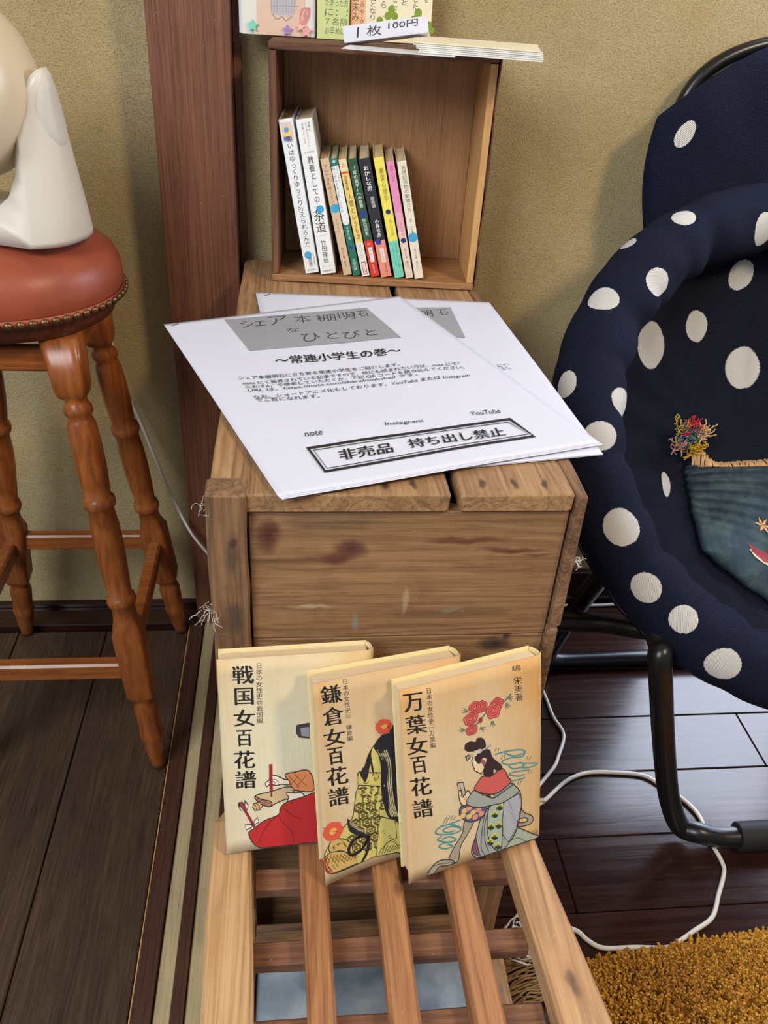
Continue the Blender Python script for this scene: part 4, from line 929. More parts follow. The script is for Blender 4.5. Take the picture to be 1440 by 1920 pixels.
    P_([(1055, 1462), (1110, 1475), (1190, 1510), (1252, 1528), (1000, 1640), (920, 1640), (1000, 1560)], (168, 176, 160))
    P_([(850, 1300), (960, 1250), (1060, 1170), (1085, 1270), (1072, 1380), (1050, 1470), (1000, 1560), (940, 1625), (850, 1655), (795, 1690), (720, 1640), (750, 1520), (790, 1380)], GR)
    P_([(750, 1520), (722, 1600), (735, 1645), (790, 1685), (765, 1600)], (124, 84, 100))
    P_([(850, 1300), (950, 1262), (945, 1400), (945, 1520), (930, 1625), (870, 1590), (835, 1480), (838, 1380)], (166, 186, 164))
    P_([(958, 1262), (1068, 1200), (1078, 1320), (1050, 1460), (990, 1560), (950, 1510)], (172, 176, 184))
    for k in range(8): St([(985+9*k, 1260+30*k-10*(k % 3)), (1005+8*k, 1280+26*k), (985+8*k, 1305+24*k)], .004, (132, 132, 156), 3)
    for q in ([(820, 1330), (800, 1450), (790, 1600), (820, 1670)], [(850, 1300), (815, 1440), (820, 1560), (850, 1640)], [(1060, 1390), (1040, 1500), (970, 1600)], [(990, 1560), (1060, 1530), (1120, 1560)]): St(q, .005, DK, 5)
    for (cx, cy) in ((925, 1300), (890, 1355), (862, 1445), (918, 1435), (890, 1520), (858, 1560), (915, 1590)):
        for (dx, dy, c) in ((-12, -8, (206, 196, 90)), (12, -10, (206, 196, 90)), (0, -16, (220, 210, 120)), (-14, 10, (50, 66, 50)), (12, 12, (50, 66, 50)), (0, 18, (50, 66, 50)), (0, 0, (60, 76, 56))): p.ell(U([(cx+dx, cy+dy)])[0], .012, .0085, c, 8, up=(dx == -12))
    P_([(650, 1290), (700, 1282), (760, 1300), (828, 1300), (805, 1370), (745, 1405), (690, 1408), (636, 1370), (630, 1320)], (86, 88, 140))
    for k, (cx, cy) in enumerate(((665, 1330), (700, 1310), (730, 1340), (770, 1320), (700, 1370), (745, 1375), (655, 1365), (790, 1350))): p.ell(U([(cx, cy)])[0], .022, .015, ((226, 190, 110), (224, 150, 120))[k % 2], 8, up=(k == 0)); 
    P_([(612, 1125), (655, 1118), (672, 1190), (695, 1270), (658, 1275), (630, 1200)], (196, 186, 166)); St([(630, 1140), (650, 1200), (670, 1255)], .004, DK, 1)
    P_([(622, 1190), (640, 1180), (650, 1230), (690, 1180), (712, 1225), (705, 1270), (660, 1290), (635, 1265)], (232, 208, 168)); St([(668, 1200), (680, 1235)], .004, DK, 1); St([(655, 1215), (668, 1250)], .004, DK, 1)
    P_([(712, 1205), (742, 1178), (800, 1205), (890, 1232), (1000, 1130), (1040, 1148), (1062, 1190), (960, 1262), (880, 1285), (770, 1305), (680, 1278)], (160, 166, 160))
    P_([(880, 1205), (1000, 1125), (1022, 1138), (890, 1232)], (120, 160, 152)); P_([(742, 1178), (830, 1200), (860, 1225), (800, 1210)], (140, 130, 150))
    P_([(735, 918), (718, 965), (742, 1035), (790, 1058), (812, 1010), (790, 950)], (236, 212, 172))
    P_([(800, 1075), (850, 1078), (880, 1060), (945, 1018), (985, 1080), (1002, 1122), (885, 1205), (742, 1178), (770, 1110)], (206, 96, 92))
    HR = (56, 38, 44)
    P_([(668, 880), (672, 840), (710, 818), (745, 822), (760, 795), (800, 795), (820, 830), (815, 865), (760, 885), (700, 895)], HR, False)
    P_([(742, 930), (800, 880), (850, 880), (868, 930), (905, 965), (935, 990), (942, 1022), (905, 1035), (880, 1020), (876, 1060), (840, 1078), (805, 1060), (812, 1000), (830, 950), (800, 940), (775, 985), (745, 960)], HR, False)
    P_([(780, 950), (812, 955), (822, 985), (795, 990)], (150, 90, 100), False)
    St([(680, 952), (740, 905), (800, 880), (860, 845)], .014, (170, 166, 160), 3, True); P_([(672, 930), (700, 918), (706, 935), (684, 962)], (150, 146, 140))
    for q in ((750, 900), (775, 890), (740, 915)): p.ell(U([q])[0], .018, .012, (206, 196, 184), 8)
def column_put(p, x, c, ctr, w, h, slope):
    kw, kh = {'百': (.72, .88), '女': (1, .9), '万': (.95, .95), '国': (.88, .93), '譜': (.95, .95), '戦': (1, .97)}.get(c, (.97, .96)); w *= kw; h *= kh*.97
    e = np.array([math.cos(slope), math.sin(slope)])*w/2; dn = np.array([-slope*1.0, 1])*h/2; c0 = np.array(ctr, float)
    p.text(c, p.uv(x([c0-e-dn, c0+e-dn, c0+e+dn, c0-e+dn])), TITLE, .010, fat=1)
B1, B2, B3, Y2, YM2, YM3 = .020, .022, .020, 1606, .552, .550
hardback((425, 1597), (575, 1582), math.radians(20), 'cream hardback with red hakama and writing brush on cover, leftmost of the three', covermat('cover_cream', (226, 222, 196), (214, 182, 132), .6), (226, 210, 164), art1, ymax=.5605, BTK=B1)
hardback((607, 1642), (752, Y2), math.radians(20), 'tan hardback with curling cover, long black hair and hexagon robe, middle of the three', covermat('cover_tan', (220, 202, 168), (208, 166, 114), .7), (230, 214, 160), art2, flare=.0045, ymax=YM2, BTK=B2)
hardback((766, 1653), (1019, 1567), math.radians(20), 'tan hardback showing kneeling woman from behind with red flowers, rightmost of the three', covermat('cover_ochre', (224, 206, 170), (214, 164, 102), .72), (234, 216, 160), art3, W=.1415, ymax=YM3, BTK=B3)

# ================================================================== STOOL AND FAN
SCX, SCY = -.331, .995
sb = thing('bar_stool', (SCX, SCY, 0), 'round bar stool, russet leather seat with brass studs, turned wooden legs', 'stool')
N = NT('russet_leather'); n = N.noise(N.coords(), 14, 4); n2 = N.noise(N.coords(), 400, 2)
M_LEATHER = N.out(color=N.ramp(n, [(.3, srgb(132, 62, 42)), (.7, srgb(156, 76, 50))]), rough=.42, normal=N.bump(n2, .25, .0006))
zr = .682
prof = [(0, .10, .0)]
P = [(.02, .672), (.118, .672), (.1245, .676), (.1275, .684), (.1285, .695), (.127, .708), (.121, .722), (.108, .733), (.085, .741), (.05, .7455), (.02, .7465), (.0005, .7467)]
seat_ = mesh('seat', *turned((SCX, SCY, 0), (SCX, SCY, 1), [(z, r, 0) for r, z in P], 56), M_LEATHER, sb, True)
mesh('seat_base', *turned((SCX, SCY, .650), (SCX, SCY, .6715), [(0, .110, 0), (.1, .114, 0), (.8, .120, 0), (1, .119, 0)], 48), wood('stooldark', 'x'), sb, True)
mesh('trim_band', *turned((SCX, SCY, .6717), (SCX, SCY, .6815), [(0, .1240, 0), (0, .1272, 0), (1, .1295, 0), (1, .1275, 0)], 56, caps=False), M_LEATHER, sb, True)
M_BRASS = NT('aged_brass').out(color=srgb(118, 92, 60), rough=.38, Metallic=.85)
nst = 66; s0 = None
for k in range(nst):
    a = 2*math.pi*k/nst
    if s0 is None:
        V = []; F = []; R = .0050; n = 10
        for i in range(5):
            th = i/4*math.pi/2
            for q in range(n): V.append((R*math.cos(th)*math.cos(q*2*math.pi/n), R*math.cos(th)*math.sin(q*2*math.pi/n), .8*R*math.sin(th)))
        for i in range(4):
            for q in range(n): F.append([i*n+q, i*n+(q+1) % n, (i+1)*n+(q+1) % n, (i+1)*n+q])
        F.append(list(range(n))[::-1]); s0 = mesh('stud', V, F, M_BRASS, seat_, True, local=True); o = s0
    else: o = s0.copy(); COL.objects.link(o)
    o.matrix_basis = Matrix.Translation((.1288*math.cos(a), .1288*math.sin(a), .6765)) @ Vector((math.cos(a), math.sin(a), -.25)).to_track_quat('Z', 'Y').to_matrix().to_4x4()
PROF = [(0, .0215, 1), (.10, .0180, 1), (.112, .0165, .8), (.120, .0125, .2), (.128, .0135, 0), (.136, .0168, 0), (.146, .0172, 0), (.154, .0135, 0), (.160, .0150, 0), (.170, .0172, 0), (.20, .0182, 0), (.25, .0186, 0), (.29, .0172, 0), (.312, .0158, 0),
        (.318, .0192, 0), (.327, .0204, 0), (.336, .0192, 0), (.342, .0160, 0), (.38, .0182, 0), (.43, .0186, 0), (.49, .0168, 0), (.533, .0150, 0), (.538, .0182, 0), (.548, .0196, 0), (.557, .0182, 0), (.562, .0150, 0), (.59, .0160, .1), (.612, .0192, .45), (.625, .0195, 1), (.78, .0188, 1), (.792, .0172, .7), (.80, .0135, .1),
        (.812, .0150, 0), (.83, .0172, 0), (.85, .0165, 0), (.875, .0158, 0), (.892, .0160, 0), (.900, .0175, 0), (.910, .0160, 0), (.94, .0140, 0), (.98, .0105, 0), (1.0, .0085, 0)]
# intermediate rings for a smooth turned profile
tops = {}; feet = {}
for (sx, sy) in ((1, -1), (1, 1), (-1, 1), (-1, -1)):
    p0 = np.array([SCX+sx*.068, SCY+sy*.072, .651]); p1 = np.array([SCX+sx*(.129 if sx > 0 else .137), SCY+sy*.150, .0005]); tops[sx, sy] = p0; feet[sx, sy] = p1
    V, F = turned(p0, p1, PROF, 32); V[:, 2] = np.clip(V[:, 2], 0, .6498)
    mesh('leg', V, F, wood('stool', 'z'), sb, True)
def on(k, t): return tops[k]+(feet[k]-tops[k])*t
def bar(A, B, w, h, nm='stretcher'):
    e = B-A; L_ = np.linalg.norm(e); e /= L_; s = np.cross(e, [0, 0, 1]); s /= np.linalg.norm(s); z = np.array([0, 0, 1.0])
    V, F = plank(-w/2, w/2, .015, L_-.015, -h/2, h/2, 'y', b=.003, wob=.0); V = A+V[:, 0:1]*s+V[:, 1:2]*e+V[:, 2:3]*z
    mesh(nm, V, F, wood('stool', 'x'), sb, True if False else False)
for a, b, t in (((1, -1), (-1, -1), .72), ((1, 1), (-1, 1), .66), ((1, -1), (1, 1), .67), ((-1, -1), (-1, 1), .67)): bar(on(a, t), on(b, t), .019, .028)
for a, b in (((1, -1), (-1, -1)), ((1, 1), (-1, 1)), ((1, -1), (1, 1)), ((-1, -1), (-1, 1))): bar(on(a, .035)-[0, 0, .008], on(b, .035)-[0, 0, .008], .014, .030, 'apron')

FZ = .7475; FA = math.radians(-20)
fe = np.array([math.cos(FA), math.sin(FA), 0]); fd = np.array([-math.sin(FA), math.cos(FA), 0])   # fe = across, fd = backwards
FC = np.array([-.340, .988, FZ])
fan = thing('desk_fan', FC, 'white plastic circulator fan standing on the leather stool seat', 'fan')
M_WHITE = plain('white_plastic', (210, 203, 192), .38); M_CREAM = plain('cream_plastic', (222, 206, 178), .35)
fw = lambda x, y, z: FC+fe*x+fd*y+bz*z
# yoke: thin-walled U, rounded in plan
AH = .166
def yo(z): return .119-.016*(z/AH)**1.1          # outer half width
inn = [(0, .034), (.03, .035), (.055, .041), (.074, .054), (.086, .074), (.091, .10), (.0925, .13), (.093, .150), (.0955, .162)]
top = [(.100, AH+.001), (.1035, AH-.006)]
outp = [(yo(z), z) for z in (.150, .12, .09, .06, .03, .006)]+[(.117, 0)]
right = inn+top+outp
prof_u = right+[(-x, z) for x, z in right[::-1] if x > 0]
V = []; F = []; ys = np.sin(np.linspace(-math.pi/2, math.pi/2, 25))
for y in ys:
    for q, (x, z) in enumerate(prof_u):
        D = .053-.029*(z/AH)                         # half depth shrinks upward
        pl = math.sqrt(max(0, 1-abs(y)**2.6*.42)); ax_ = abs(x)
        k = pl if ax_ > .0985 or z < .004 else 1-(1-pl)*min(1, ax_/.09)*.55
        zz = z
        if 0 < q < 9 or q > len(prof_u)-9 or q == 0: zz = z-.010*max(0, abs(y)-.35)**1.5*(1 if z < .08 else .2)    # saddle flares down at front and back
        tt = 1-.05*(abs(y) > .97)
        V.append(fw(x*k, y*D, max(0, zz-(.030*(abs(y)**3.2) if z > .149 else 0))))
m = len(prof_u)
for i in range(len(ys)-1):
    for q in range(m): F.append([i*m+q, i*m+(q+1) % m, (i+1)*m+(q+1) % m, (i+1)*m+q])
cap = [[k, k+1, 16-k, 17-k] for k in range(8)]+[[18+k, 19+k, 33-k, 34-k] for k in range(8)]+[[0, 17, 18, 34]]
F += [f[::-1] for f in cap]+[[(len(ys)-1)*m+q for q in f] for f in cap]
assert m == 35, m
o = mesh('yoke', V, F, M_WHITE, fan, True)
for s in (1, -1):
    def capf(u, v, o=.0009):
        r = .0275*v; z = .126+r*1.15*math.sin(2*math.pi*u); y = r*.74*math.cos(2*math.pi*u); D = .053-.029*(z/AH)
        return fw(s*(yo(z)*math.sqrt(max(0, 1-abs(y/D)**2.6*.42))+o*(1 if v < .97 else -.3)), y, z)
    V, F, _ = grid(capf, 40, 8, True); mesh('pivot_cap', V, F if s == 1 else [f[::-1] for f in F], plain('grey_white_plastic', (204, 198, 190), .4), fan, True)
# head, tipped a little upwards
HC = fw(0, -.012, .142); hd_ = -fd*math.cos(.15)+bz*math.sin(.15); hs = fe; hu = np.cross(hs, hd_); hu *= 1 if hu[2] > 0 else -1
def lathe_head(P, nm, m_, n=56): V, F = turned(HC, HC+hd_, [(d, r, 0) for r, d in P], n, u0=hs, caps=False); return mesh(nm, V, F, m_, fan, True)
lathe_head([(.070, .046), (.080, .058), (.084, .060), (.088, .055), (.0905, .034), (.0905, .0), (.086, -.022), (.072, -.046), (.045, -.062), (.0005, -.068)], 'head_shell', M_CREAM)
lathe_head([(.069, .045), (.067, -.02), (.0005, -.025)], 'duct', plain('inner_white', (200, 196, 186), .5))
parts = []
for k in range(26):
    a0 = 2*math.pi*k/26; P = []
    for t in np.linspace(0, 1, 8): r = .014+.056*t; a = a0+1.1*t; P.append(HC+hd_*(.056-.012*t*t+.006*math.sin(3*t))+hs*r*math.cos(a)+hu*r*math.sin(a))
    parts.append(tube(P, .0017, 6))
parts += [tube([HC+hd_*(.051-.0*r)+hs*r*math.cos(a)+hu*r*math.sin(a) for a in np.linspace(0, 2*math.pi, 40, endpoint=False)], .0012, 6, closed=True) for r in (.035, .053, .070)]
mesh('grille', *join(parts), M_WHITE, fan, True)
V, F = turned(HC+hd_*.044, HC+hd_*.055, [(0, .016, 0), (.7, .016, 0), (1, .012, 0)], 28); mesh('hub_cap', V, F, M_WHITE, fan, True)
for k in range(5):
    a0 = 2*math.pi*k/5
    g_ = grid(lambda u, v: HC+hd_*(.012+.018*(v-.5)*(1))+hs*(.012+.038*u)*math.cos(a0+v*.9+u*.5)+hu*(.012+.038*u)*math.sin(a0+v*.9+u*.5), 6, 6)
    V = np.vstack([g_[0], g_[0]-hd_*.0012]); mesh('blade', V, g_[1]+[[i+len(g_[0]) for i in f[::-1]] for f in g_[1]], M_CREAM, fan, True)
# cables
M_CAB = plain('white_cable', (222, 218, 210), .45)
P = [fw(.03, .060, .014), (-.315, 1.10, .757), (-.295, 1.150, .735), (-.278, 1.195, .60), (-.270, 1.2, .52), (-.264, 1.2, .46), (-.241, 1.19, .40), (-.209, 1.175, .297), (-.172, 1.145, .22), (-.135, 1.145, .15), (-.12, 1.15, .06), (-.118, 1.155, .008)]
ob = mesh('power_cord', *tube(smooth_path(P, 8), .0024, 8), M_CAB, None, True); tag(ob, 'white power cord hanging down the plaster wall behind the stool', 'cord')
def fl(x, y, z=.0032): q = atz(x, y, 0.0); return (q[0], q[1], z)
P = [fl(x, y) for x, y in ((880, 1130), (960, 1200), (1013, 1290), (1036, 1345), (1056, 1380), (1046, 1420), (1038, 1440), (1016, 1468), (990, 1500))]
ob = mesh('floor_cable', *tube(smooth_path(P, 8), .0029, 8), M_CAB, None, True); tag(ob, 'white cable running beside the crate, kinked, on the dark floor', 'cable')
P = [fl(x, y) for x, y in ((960, 1570), (1000, 1520), (1022, 1502), (1060, 1468), (1098, 1452), (1150, 1451), (1203, 1456), (1235, 1472), (1275, 1498), (1308, 1530), (1330, 1578), (1352, 1618), (1356, 1640), (1346, 1680), (1334, 1722), (1300, 1748), (1262, 1774), (1240, 1780), (1190, 1779), (1130, 1780), (1100, 1765), (1080, 1748), (1040, 1735))]
ob = mesh('floor_cable', *tube(smooth_path(P, 8), .0031, 8), M_CAB, None, True); tag(ob, 'white cable looping across the dark floor, under black tube leg to rug', 'cable')
ca = atz(1014, 1503, .003); mesh('cable_tie', *cube(ca[0]-.006, ca[0]+.006, ca[1]-.003, ca[1]+.003, .0, .008, .001), plain('clip', (200, 186, 166), .5), ob)
P = [aty(x, y, 1.195) for x, y in ((1010, 1146), (1060, 1142), (1130, 1138), (1200, 1130), (1290, 1128))]; P = [(q[0], 1.195, max(q[2], .004)) for q in P]
ob = mesh('skirting_cable', *tube(smooth_path(P, 6), .003, 8), M_CAB, None, True); tag(ob, 'pale cable along the foot of the back wall behind the chair', 'cable')
# ================================================================== PADDED FOLDING CHAIR
RC = np.array([.685, .90, .535]); RU = np.array([1.0, 0, 0]); RV = np.array([0, .70, .714]); RN = np.array([0, .714, -.70])   # RN: down and back
RR, rr_ = .315, .047
ch = thing('padded_chair', (.68, .86, 0), 'round navy padded folding chair with white polka dots and black tube legs', 'chair')
def dotted(nm, dots, base=(17, 21, 40)):
    """woven navy cloth with printed dots: dots = (u, v, ru, rv) in the UV map (metres)"""
    N = NT(nm); uv = N.n('ShaderNodeTexCoord').outputs['UV']
    wob = N.noise(uv, 420, 2); cur = None
    sp = N.n('ShaderNodeSeparateXYZ', {0: uv}); u, v = sp.outputs[0], sp.outputs[1]
    for (a, b, ru, rv) in dots:
        d = N.vmath('MULTIPLY', N.vmath('SUBTRACT', uv, (a, b, 0)).outputs[0], (1/ru, 1/rv, 0)).outputs[0]
        L = N.n('ShaderNodeVectorMath', {0: d}, operation='LENGTH').outputs['Value']
        cur = L if cur is None else N.math('MINIMUM', cur, L)
    wu = N.math('SINE', N.math('MULTIPLY', N.math('ADD', u, v), 3600.0)); wv_ = N.math('SINE', N.math('MULTIPLY', N.math('SUBTRACT', u, N.math('MULTIPLY', v, .6)), 3200.0))
    weave = N.math('MULTIPLY', N.math('ADD', N.math('MULTIPLY', wu, .5), .5), 1.0)
    cur = N.math('ADD', cur, N.math('MULTIPLY', N.math('SUBTRACT', wob, .5), .16))
    f = N.ramp(cur, [(.96, (1, 1, 1, 1)), (1.0, (0, 0, 0, 1))])
    cd_ = N.mix(weave, srgb(150, 148, 146), srgb(232, 230, 226))
    nn = N.noise(uv, 900, 2); cb = N.mix(N.ramp(nn, [(.5, (0, 0, 0, 1)), (.8, (1, 1, 1, 1))]), srgb(*base), srgb(50, 58, 86))
    big = N.noise(uv, 9, 3); cb = N.mix(N.math('MULTIPLY', big, .5), cb, srgb(10, 12, 24))
    c = N.mix(f, cb, cd_)
    h = N.math('ADD', N.math('MULTIPLY', nn, .6), N.math('MULTIPLY', N.math('MULTIPLY', weave, f), .6))
    return N.out(color=c, rough=.95, normal=N.bump(h, .5, .0008), Specular_IOR_Level=.15)
def find_dots(V, UV, Nrm, lst, fac=1.0):
    px, py, z = proj(V); face = np.einsum('ij,ij->i', V-CAM, Nrm) < 0; out = []
    for (x, y, rx, ry) in lst:
        d = np.hypot(px-x, py-y)+np.where(face, 0, 1e5); i = int(np.argmin(d))
        if d[i] > 14: continue
        near = (d < 9); i = int(np.where(near, z, 1e9).argmin()) if near.any() else i
        # local scale: metres of u, v per pixel
        s = 40; J = []
        k = np.argsort(np.hypot(UV[:, 0]-UV[i, 0], UV[:, 1]-UV[i, 1]))[:30]
        A = np.c_[UV[k]-UV[i], np.ones(len(k))]; sx = np.linalg.lstsq(A, px[k], rcond=None)[0][:2]; sy = np.linalg.lstsq(A, py[k], rcond=None)[0][:2]
        Jm = np.array([sx, sy]); ru = 1/np.linalg.norm(Jm[:, 0]/np.array([rx, ry])); rv = 1/np.linalg.norm(Jm[:, 1]/np.array([rx, ry]))
        out.append((float(UV[i, 0]), float(UV[i, 1]), float(min(max(ru, .006), .03)), float(min(max(rv, .006), .03))))
    return out
def vnorm(V, F):
    Nn = np.zeros_like(V)
    for f in F:
        a = np.cross(V[f[1]]-V[f[0]], V[f[2]]-V[f[0]])
        for i in f: Nn[i] += a
    return Nn/(np.linalg.norm(Nn, axis=1)[:, None]+1e-12)
# rim: a stuffed ring with gathers
NS, NP = 300, 40
creases = [(math.radians(a), w, s) for a, w, s in ((118, .05, .9), (128, .04, .4), (150, .06, .8), (163, .035, .5), (187, .05, .9), (176, .03, .4), (212, .05, .7), (222, .03, .4), (243, .05, .8), (262, .04, .6), (95, .05, .8), (75, .05, .7), (50, .05, .8), (20, .05, .6), (-10, .05, .8), (-40, .05, .7), (-65, .05, .6), (140, .03, .4), (200, .025, .35), (232, .025, .4))]
V = []; UV = []
for i in range(NS):
    th = 2*math.pi*i/NS; C0 = RC+RR*(math.cos(th)*RU+math.sin(th)*RV); rad = math.cos(th)*RU+math.sin(th)*RV
    k = 0
    for a, w_, s in creases:
        d = (th-a+math.pi) % (2*math.pi)-math.pi; k += s*math.exp(-(d/w_)**2)
    for j in range(NP):
        ph = 2*math.pi*j/NP
        pin = 1-.20*k*(.35+.65*max(0, -math.cos(ph)))-.03*math.sin(7*th+2*math.sin(ph))*math.sin(ph)
        pin += .03*math.sin(23*th+3*ph)*max(0, -math.cos(ph))
        r = rr_*pin; V.append(C0+r*(math.cos(ph)*rad-math.sin(ph)*RN)); UV.append((RR*th, rr_*ph))
F = [[i*NP+j, ((i+1) % NS)*NP+j, ((i+1) % NS)*NP+(j+1) % NP, i*NP+(j+1) % NP] for i in range(NS) for j in range(NP)]
V = np.array(V); UV = np.array(UV)
Nr = vnorm(V, F); 
if ((V-np.repeat([RC+RR*(math.cos(2*math.pi*i/NS)*RU+math.sin(2*math.pi*i/NS)*RV) for i in range(NS)], NP, 0))*Nr).sum() < 0: F = [f[::-1] for f in F]; Nr = -Nr
rim_px = [(1127, 556, 30, 22), (1284, 398, 27, 12), (1172, 452, 12, 18), (1240, 530, 20, 28), (1436, 430, 18, 34), (1057, 712, 18, 26), (1178, 752, 14, 26), (1133, 815, 32, 28), (1158, 985, 34, 38), (1204, 1100, 26, 36), (1282, 1162, 30, 26), (1360, 1252, 34, 32), (1248, 950, 5, 34), (1268, 1002, 4, 12)]
dl = find_dots(V, UV, Nr, rim_px)
dl += [(RR*t, rr_*p_, .018, .020) for t, p_ in ((-1.2, 1.2), (-.6, 5.5), (-.2, .6), (.3, 5.0), (.7, .9), (1.1, 5.6), (5.6, 1.0), (6.0, 5.2))]
rim = mesh('rim_cushion', V, F, dotted('dotted_cloth_rim', dl), ch, True, uv=UV)
# bowl: thin quilted sling inside the rim
def bowl(a, b, off=0.0):
    r = math.hypot(a, b)/RR; q = min(r, 1); an = math.atan2(b, a)
    dep = .150*max(0, 1-q*q)**.75+.012
    f = .0075*math.sin(26*an+.8*math.sin(3*an))*q*q*(1-q**6)+.003*math.sin(11*an+9*r)*q*(1-q)
    return RC+a*RU+b*RV+RN*(dep+f-off)
NA, NB = 120, 34; V = []; UV = []
for j in range(NB+1):
    for i in range(NA):
        t = 2*math.pi*i/NA; r = RR*(.002+.99*j/NB); V.append(bowl(r*math.cos(t), r*math.sin(t))); UV.append((r*math.cos(t), r*math.sin(t)))
F = [[j*NA+i, j*NA+(i+1) % NA, (j+1)*NA+(i+1) % NA, (j+1)*NA+i] for j in range(NB) for i in range(NA)]+[list(range(NA))[::-1]]
V = np.array(V); UV = np.array(UV); Nr = vnorm(V, F)
if (Nr@RN).sum() > 0: F = [f[::-1] for f in F]; Nr = -Nr
bowl_px = [(1385, 519, 22, 31), (1306, 610, 20, 31), (1222, 653, 25, 46), (1393, 690, 33, 40), (1258, 905, 8, 26)]
dl = find_dots(V, UV, Nr, bowl_px)+[(a, b, .016, .019) for a, b in ((.06, .22), (.12, .1), (.2, -.02), (.16, .22), (.1, -.14), (.24, .12))]
m = len(V); F2 = [[q+m for q in f[::-1]] for f in F]; V2 = np.vstack([V, V+RN*.012]); UV2 = np.vstack([UV, UV])
mesh('seat_sling', V2, F+F2, dotted('dotted_cloth_bowl', dl, (18, 20, 30)), ch, True, uv=UV2)
# frame ring inside the back of the rim, legs, feet
M_TUBE = plain('black_tube', (20, 20, 22), .32)
P = [RC+RN*.062+(RR-.005)*(math.cos(t)*RU+math.sin(t)*RV) for t in np.linspace(0, 2*math.pi, 72, endpoint=False)]
mesh('frame_ring', *tube(P, .011, 12, closed=True), M_TUBE, ch, True)
def apx(x, y, Y): q = aty(x, y, Y); return q
P = [np.array([.42, .86, .435]), np.array([.438, .72, .36]), apx(1237, 1240, .69), apx(1242, 1350, .69), apx(1248, 1440, .69), apx(1256, 1500, .688), apx(1275, 1548, .685)]
P += [np.array([.565, .672, .028]), np.array([.60, .668, .0213]), np.array([.66, .668, .0213]), np.array([.80, .668, .0213]), np.array([.86, .675, .03]), np.array([.90, .69, .12]), np.array([.94, .72, .33]), np.array([.95, .86, .435])]
mesh('leg_frame', *tube(smooth_path(P, 9), .0145, 16), M_TUBE, ch, True)
V, F = [], []
q = []
for x in np.arange(.622, .84, .0032): q.append((x-.0016, .0180)); q.append((x, .0208))
mesh('foot_sleeve', *tube([(x, .668, .0213) for x, r in q], [r for x, r in q], 16), plain('black_rubber', (28, 26, 26), .7), ch, True)
P = [np.array([.44, .84, .42]), np.array([.435, .93, .25]), np.array([.43, 1.00, .08]), np.array([.45, 1.03, .021]), np.array([.60, 1.035, .0160]), np.array([.80, 1.035, .0160]), np.array([.90, 1.02, .04]), np.array([.92, .93, .25]), np.array([.93, .84, .42])]
mesh('leg_frame', *tube(smooth_path(P, 9), .0145, 16), M_TUBE, ch, True)
P = [apx(1048, 1158, .93), apx(1120, 1168, .90), apx(1200, 1180, .87), apx(1290, 1195, .84)]
P = [np.array([.345, .93, .20])]+[np.array([q[0], q[1], q[2]]) for q in P[1:]]+[np.array([.70, .80, .19]), np.array([.93, .86, .21])]
mesh('cross_bar', *tube(smooth_path(P, 6), .015, 14), M_TUBE, ch, True)
# headrest: stuffed flat cushion above the rim
hE = np.array([1.0, 0, 0]); hU = np.array([0, .10, .995]); hU /= np.linalg.norm(hU); hN = np.array([0, -.995, .10])
HB = np.array([.722, 1.148, .700]); HW = .475; HH = .172
V = []; UV = []; NU, NV = 80, 56
def hshape(u, v, side):
    x = 2*u-1; y = 2*v-1
    # squarish outline, arched top edge
    top = 1+.0*x; hw = HW/2*(.94+.11*math.sin(2.2*v)); th = .034*(max(0, 1-abs(x)**4)**.5)*(max(0, 1-abs(y)**3.2)**.5)
    th *= 1+.10*math.sin(17*x+3*y)*max(0, y)
    arch = .112*(1-abs(x)**1.9)*max(0, v-.15)/.85
    p = HB+hE*(x*hw)+hU*(v*HH+arch)+hN*(side*(th+.0012)+.006*math.sin(5*x)*v)
    return p
for side in (1, -1):
    for j in range(NV+1):
        for i in range(NU+1): V.append(hshape(i/NU, j/NV, side)); UV.append((i/NU*HW, j/NV*HH))
m = (NU+1)*(NV+1); F = []
for j in range(NV):
    for i in range(NU): a = j*(NU+1)+i; F.append([a, a+1, a+NU+2, a+NU+1]); F.append([m+a, m+a+NU+1, m+a+NU+2, m+a+1])
per = [i for i in range(NU)]+[NU+(NU+1)*j for j in range(NV)]+[(NU+1)*NV+NU-i for i in range(NU)]+[(NU+1)*(NV-j) for j in range(NV)]
for q in range(len(per)): i, j = per[q], per[(q+1) % len(per)]; F.append([i, m+i, m+j, j])
V = np.array(V); UV = np.array(UV); Nr = vnorm(V, F)
dl = find_dots(V[:m], UV[:m], Nr[:m], [(1283, 258, 22, 25)])+[(.22, .12, .015, .017), (.33, .05, .015, .017), (.42, .15, .015, .017), (.13, .17, .0, .0)][:3]
mesh('headrest_cushion', V, F, dotted('dotted_cloth_head', dl), ch, True, uv=UV)
P = [HB+hE*(.212*math.cos(t))+hU*(.0+.274*max(0, math.sin(t))**.30)-hN*.020 for t in np.linspace(math.pi, 0, 60)]
mesh('headrest_frame', *tube(P, .0095, 10), M_TUBE, ch, True)

# knitted throw in the seat
def bowl_hit(x, y):
    d = ray(x, y); best = None
    for s in np.linspace(.7, 1.5, 1600):
        p = CAM+d*s; q = p-RC; a, b = q@RU, q@RV
        if math.hypot(a, b) > RR*1.05: continue
        if (p-bowl(a, b))@RN > -.014: return np.array([a, b])
    return None
c_tl = bowl_hit(1284, 872); c_bl = bowl_hit(1318, 1040)
if c_tl is None: c_tl = np.array([-.17, -.02])
if c_bl is None: c_bl = np.array([-.17, -.2])
c_bl = c_bl*.955; c_tl = c_tl*.97
TW = thing('knitted_throw', bowl(0, -.05), 'dark teal knitted cushion with tan fringe and bright tassel, lying in chair seat', 'cushion')
c_tr = c_tl+np.array([.30, .012]); _q = bowl_hit(1434, 1118); _q = c_bl+np.array([.12, -.06]) if _q is None else _q; c_br = c_bl+(_q-c_bl)/np.linalg.norm(_q-c_bl)*.31
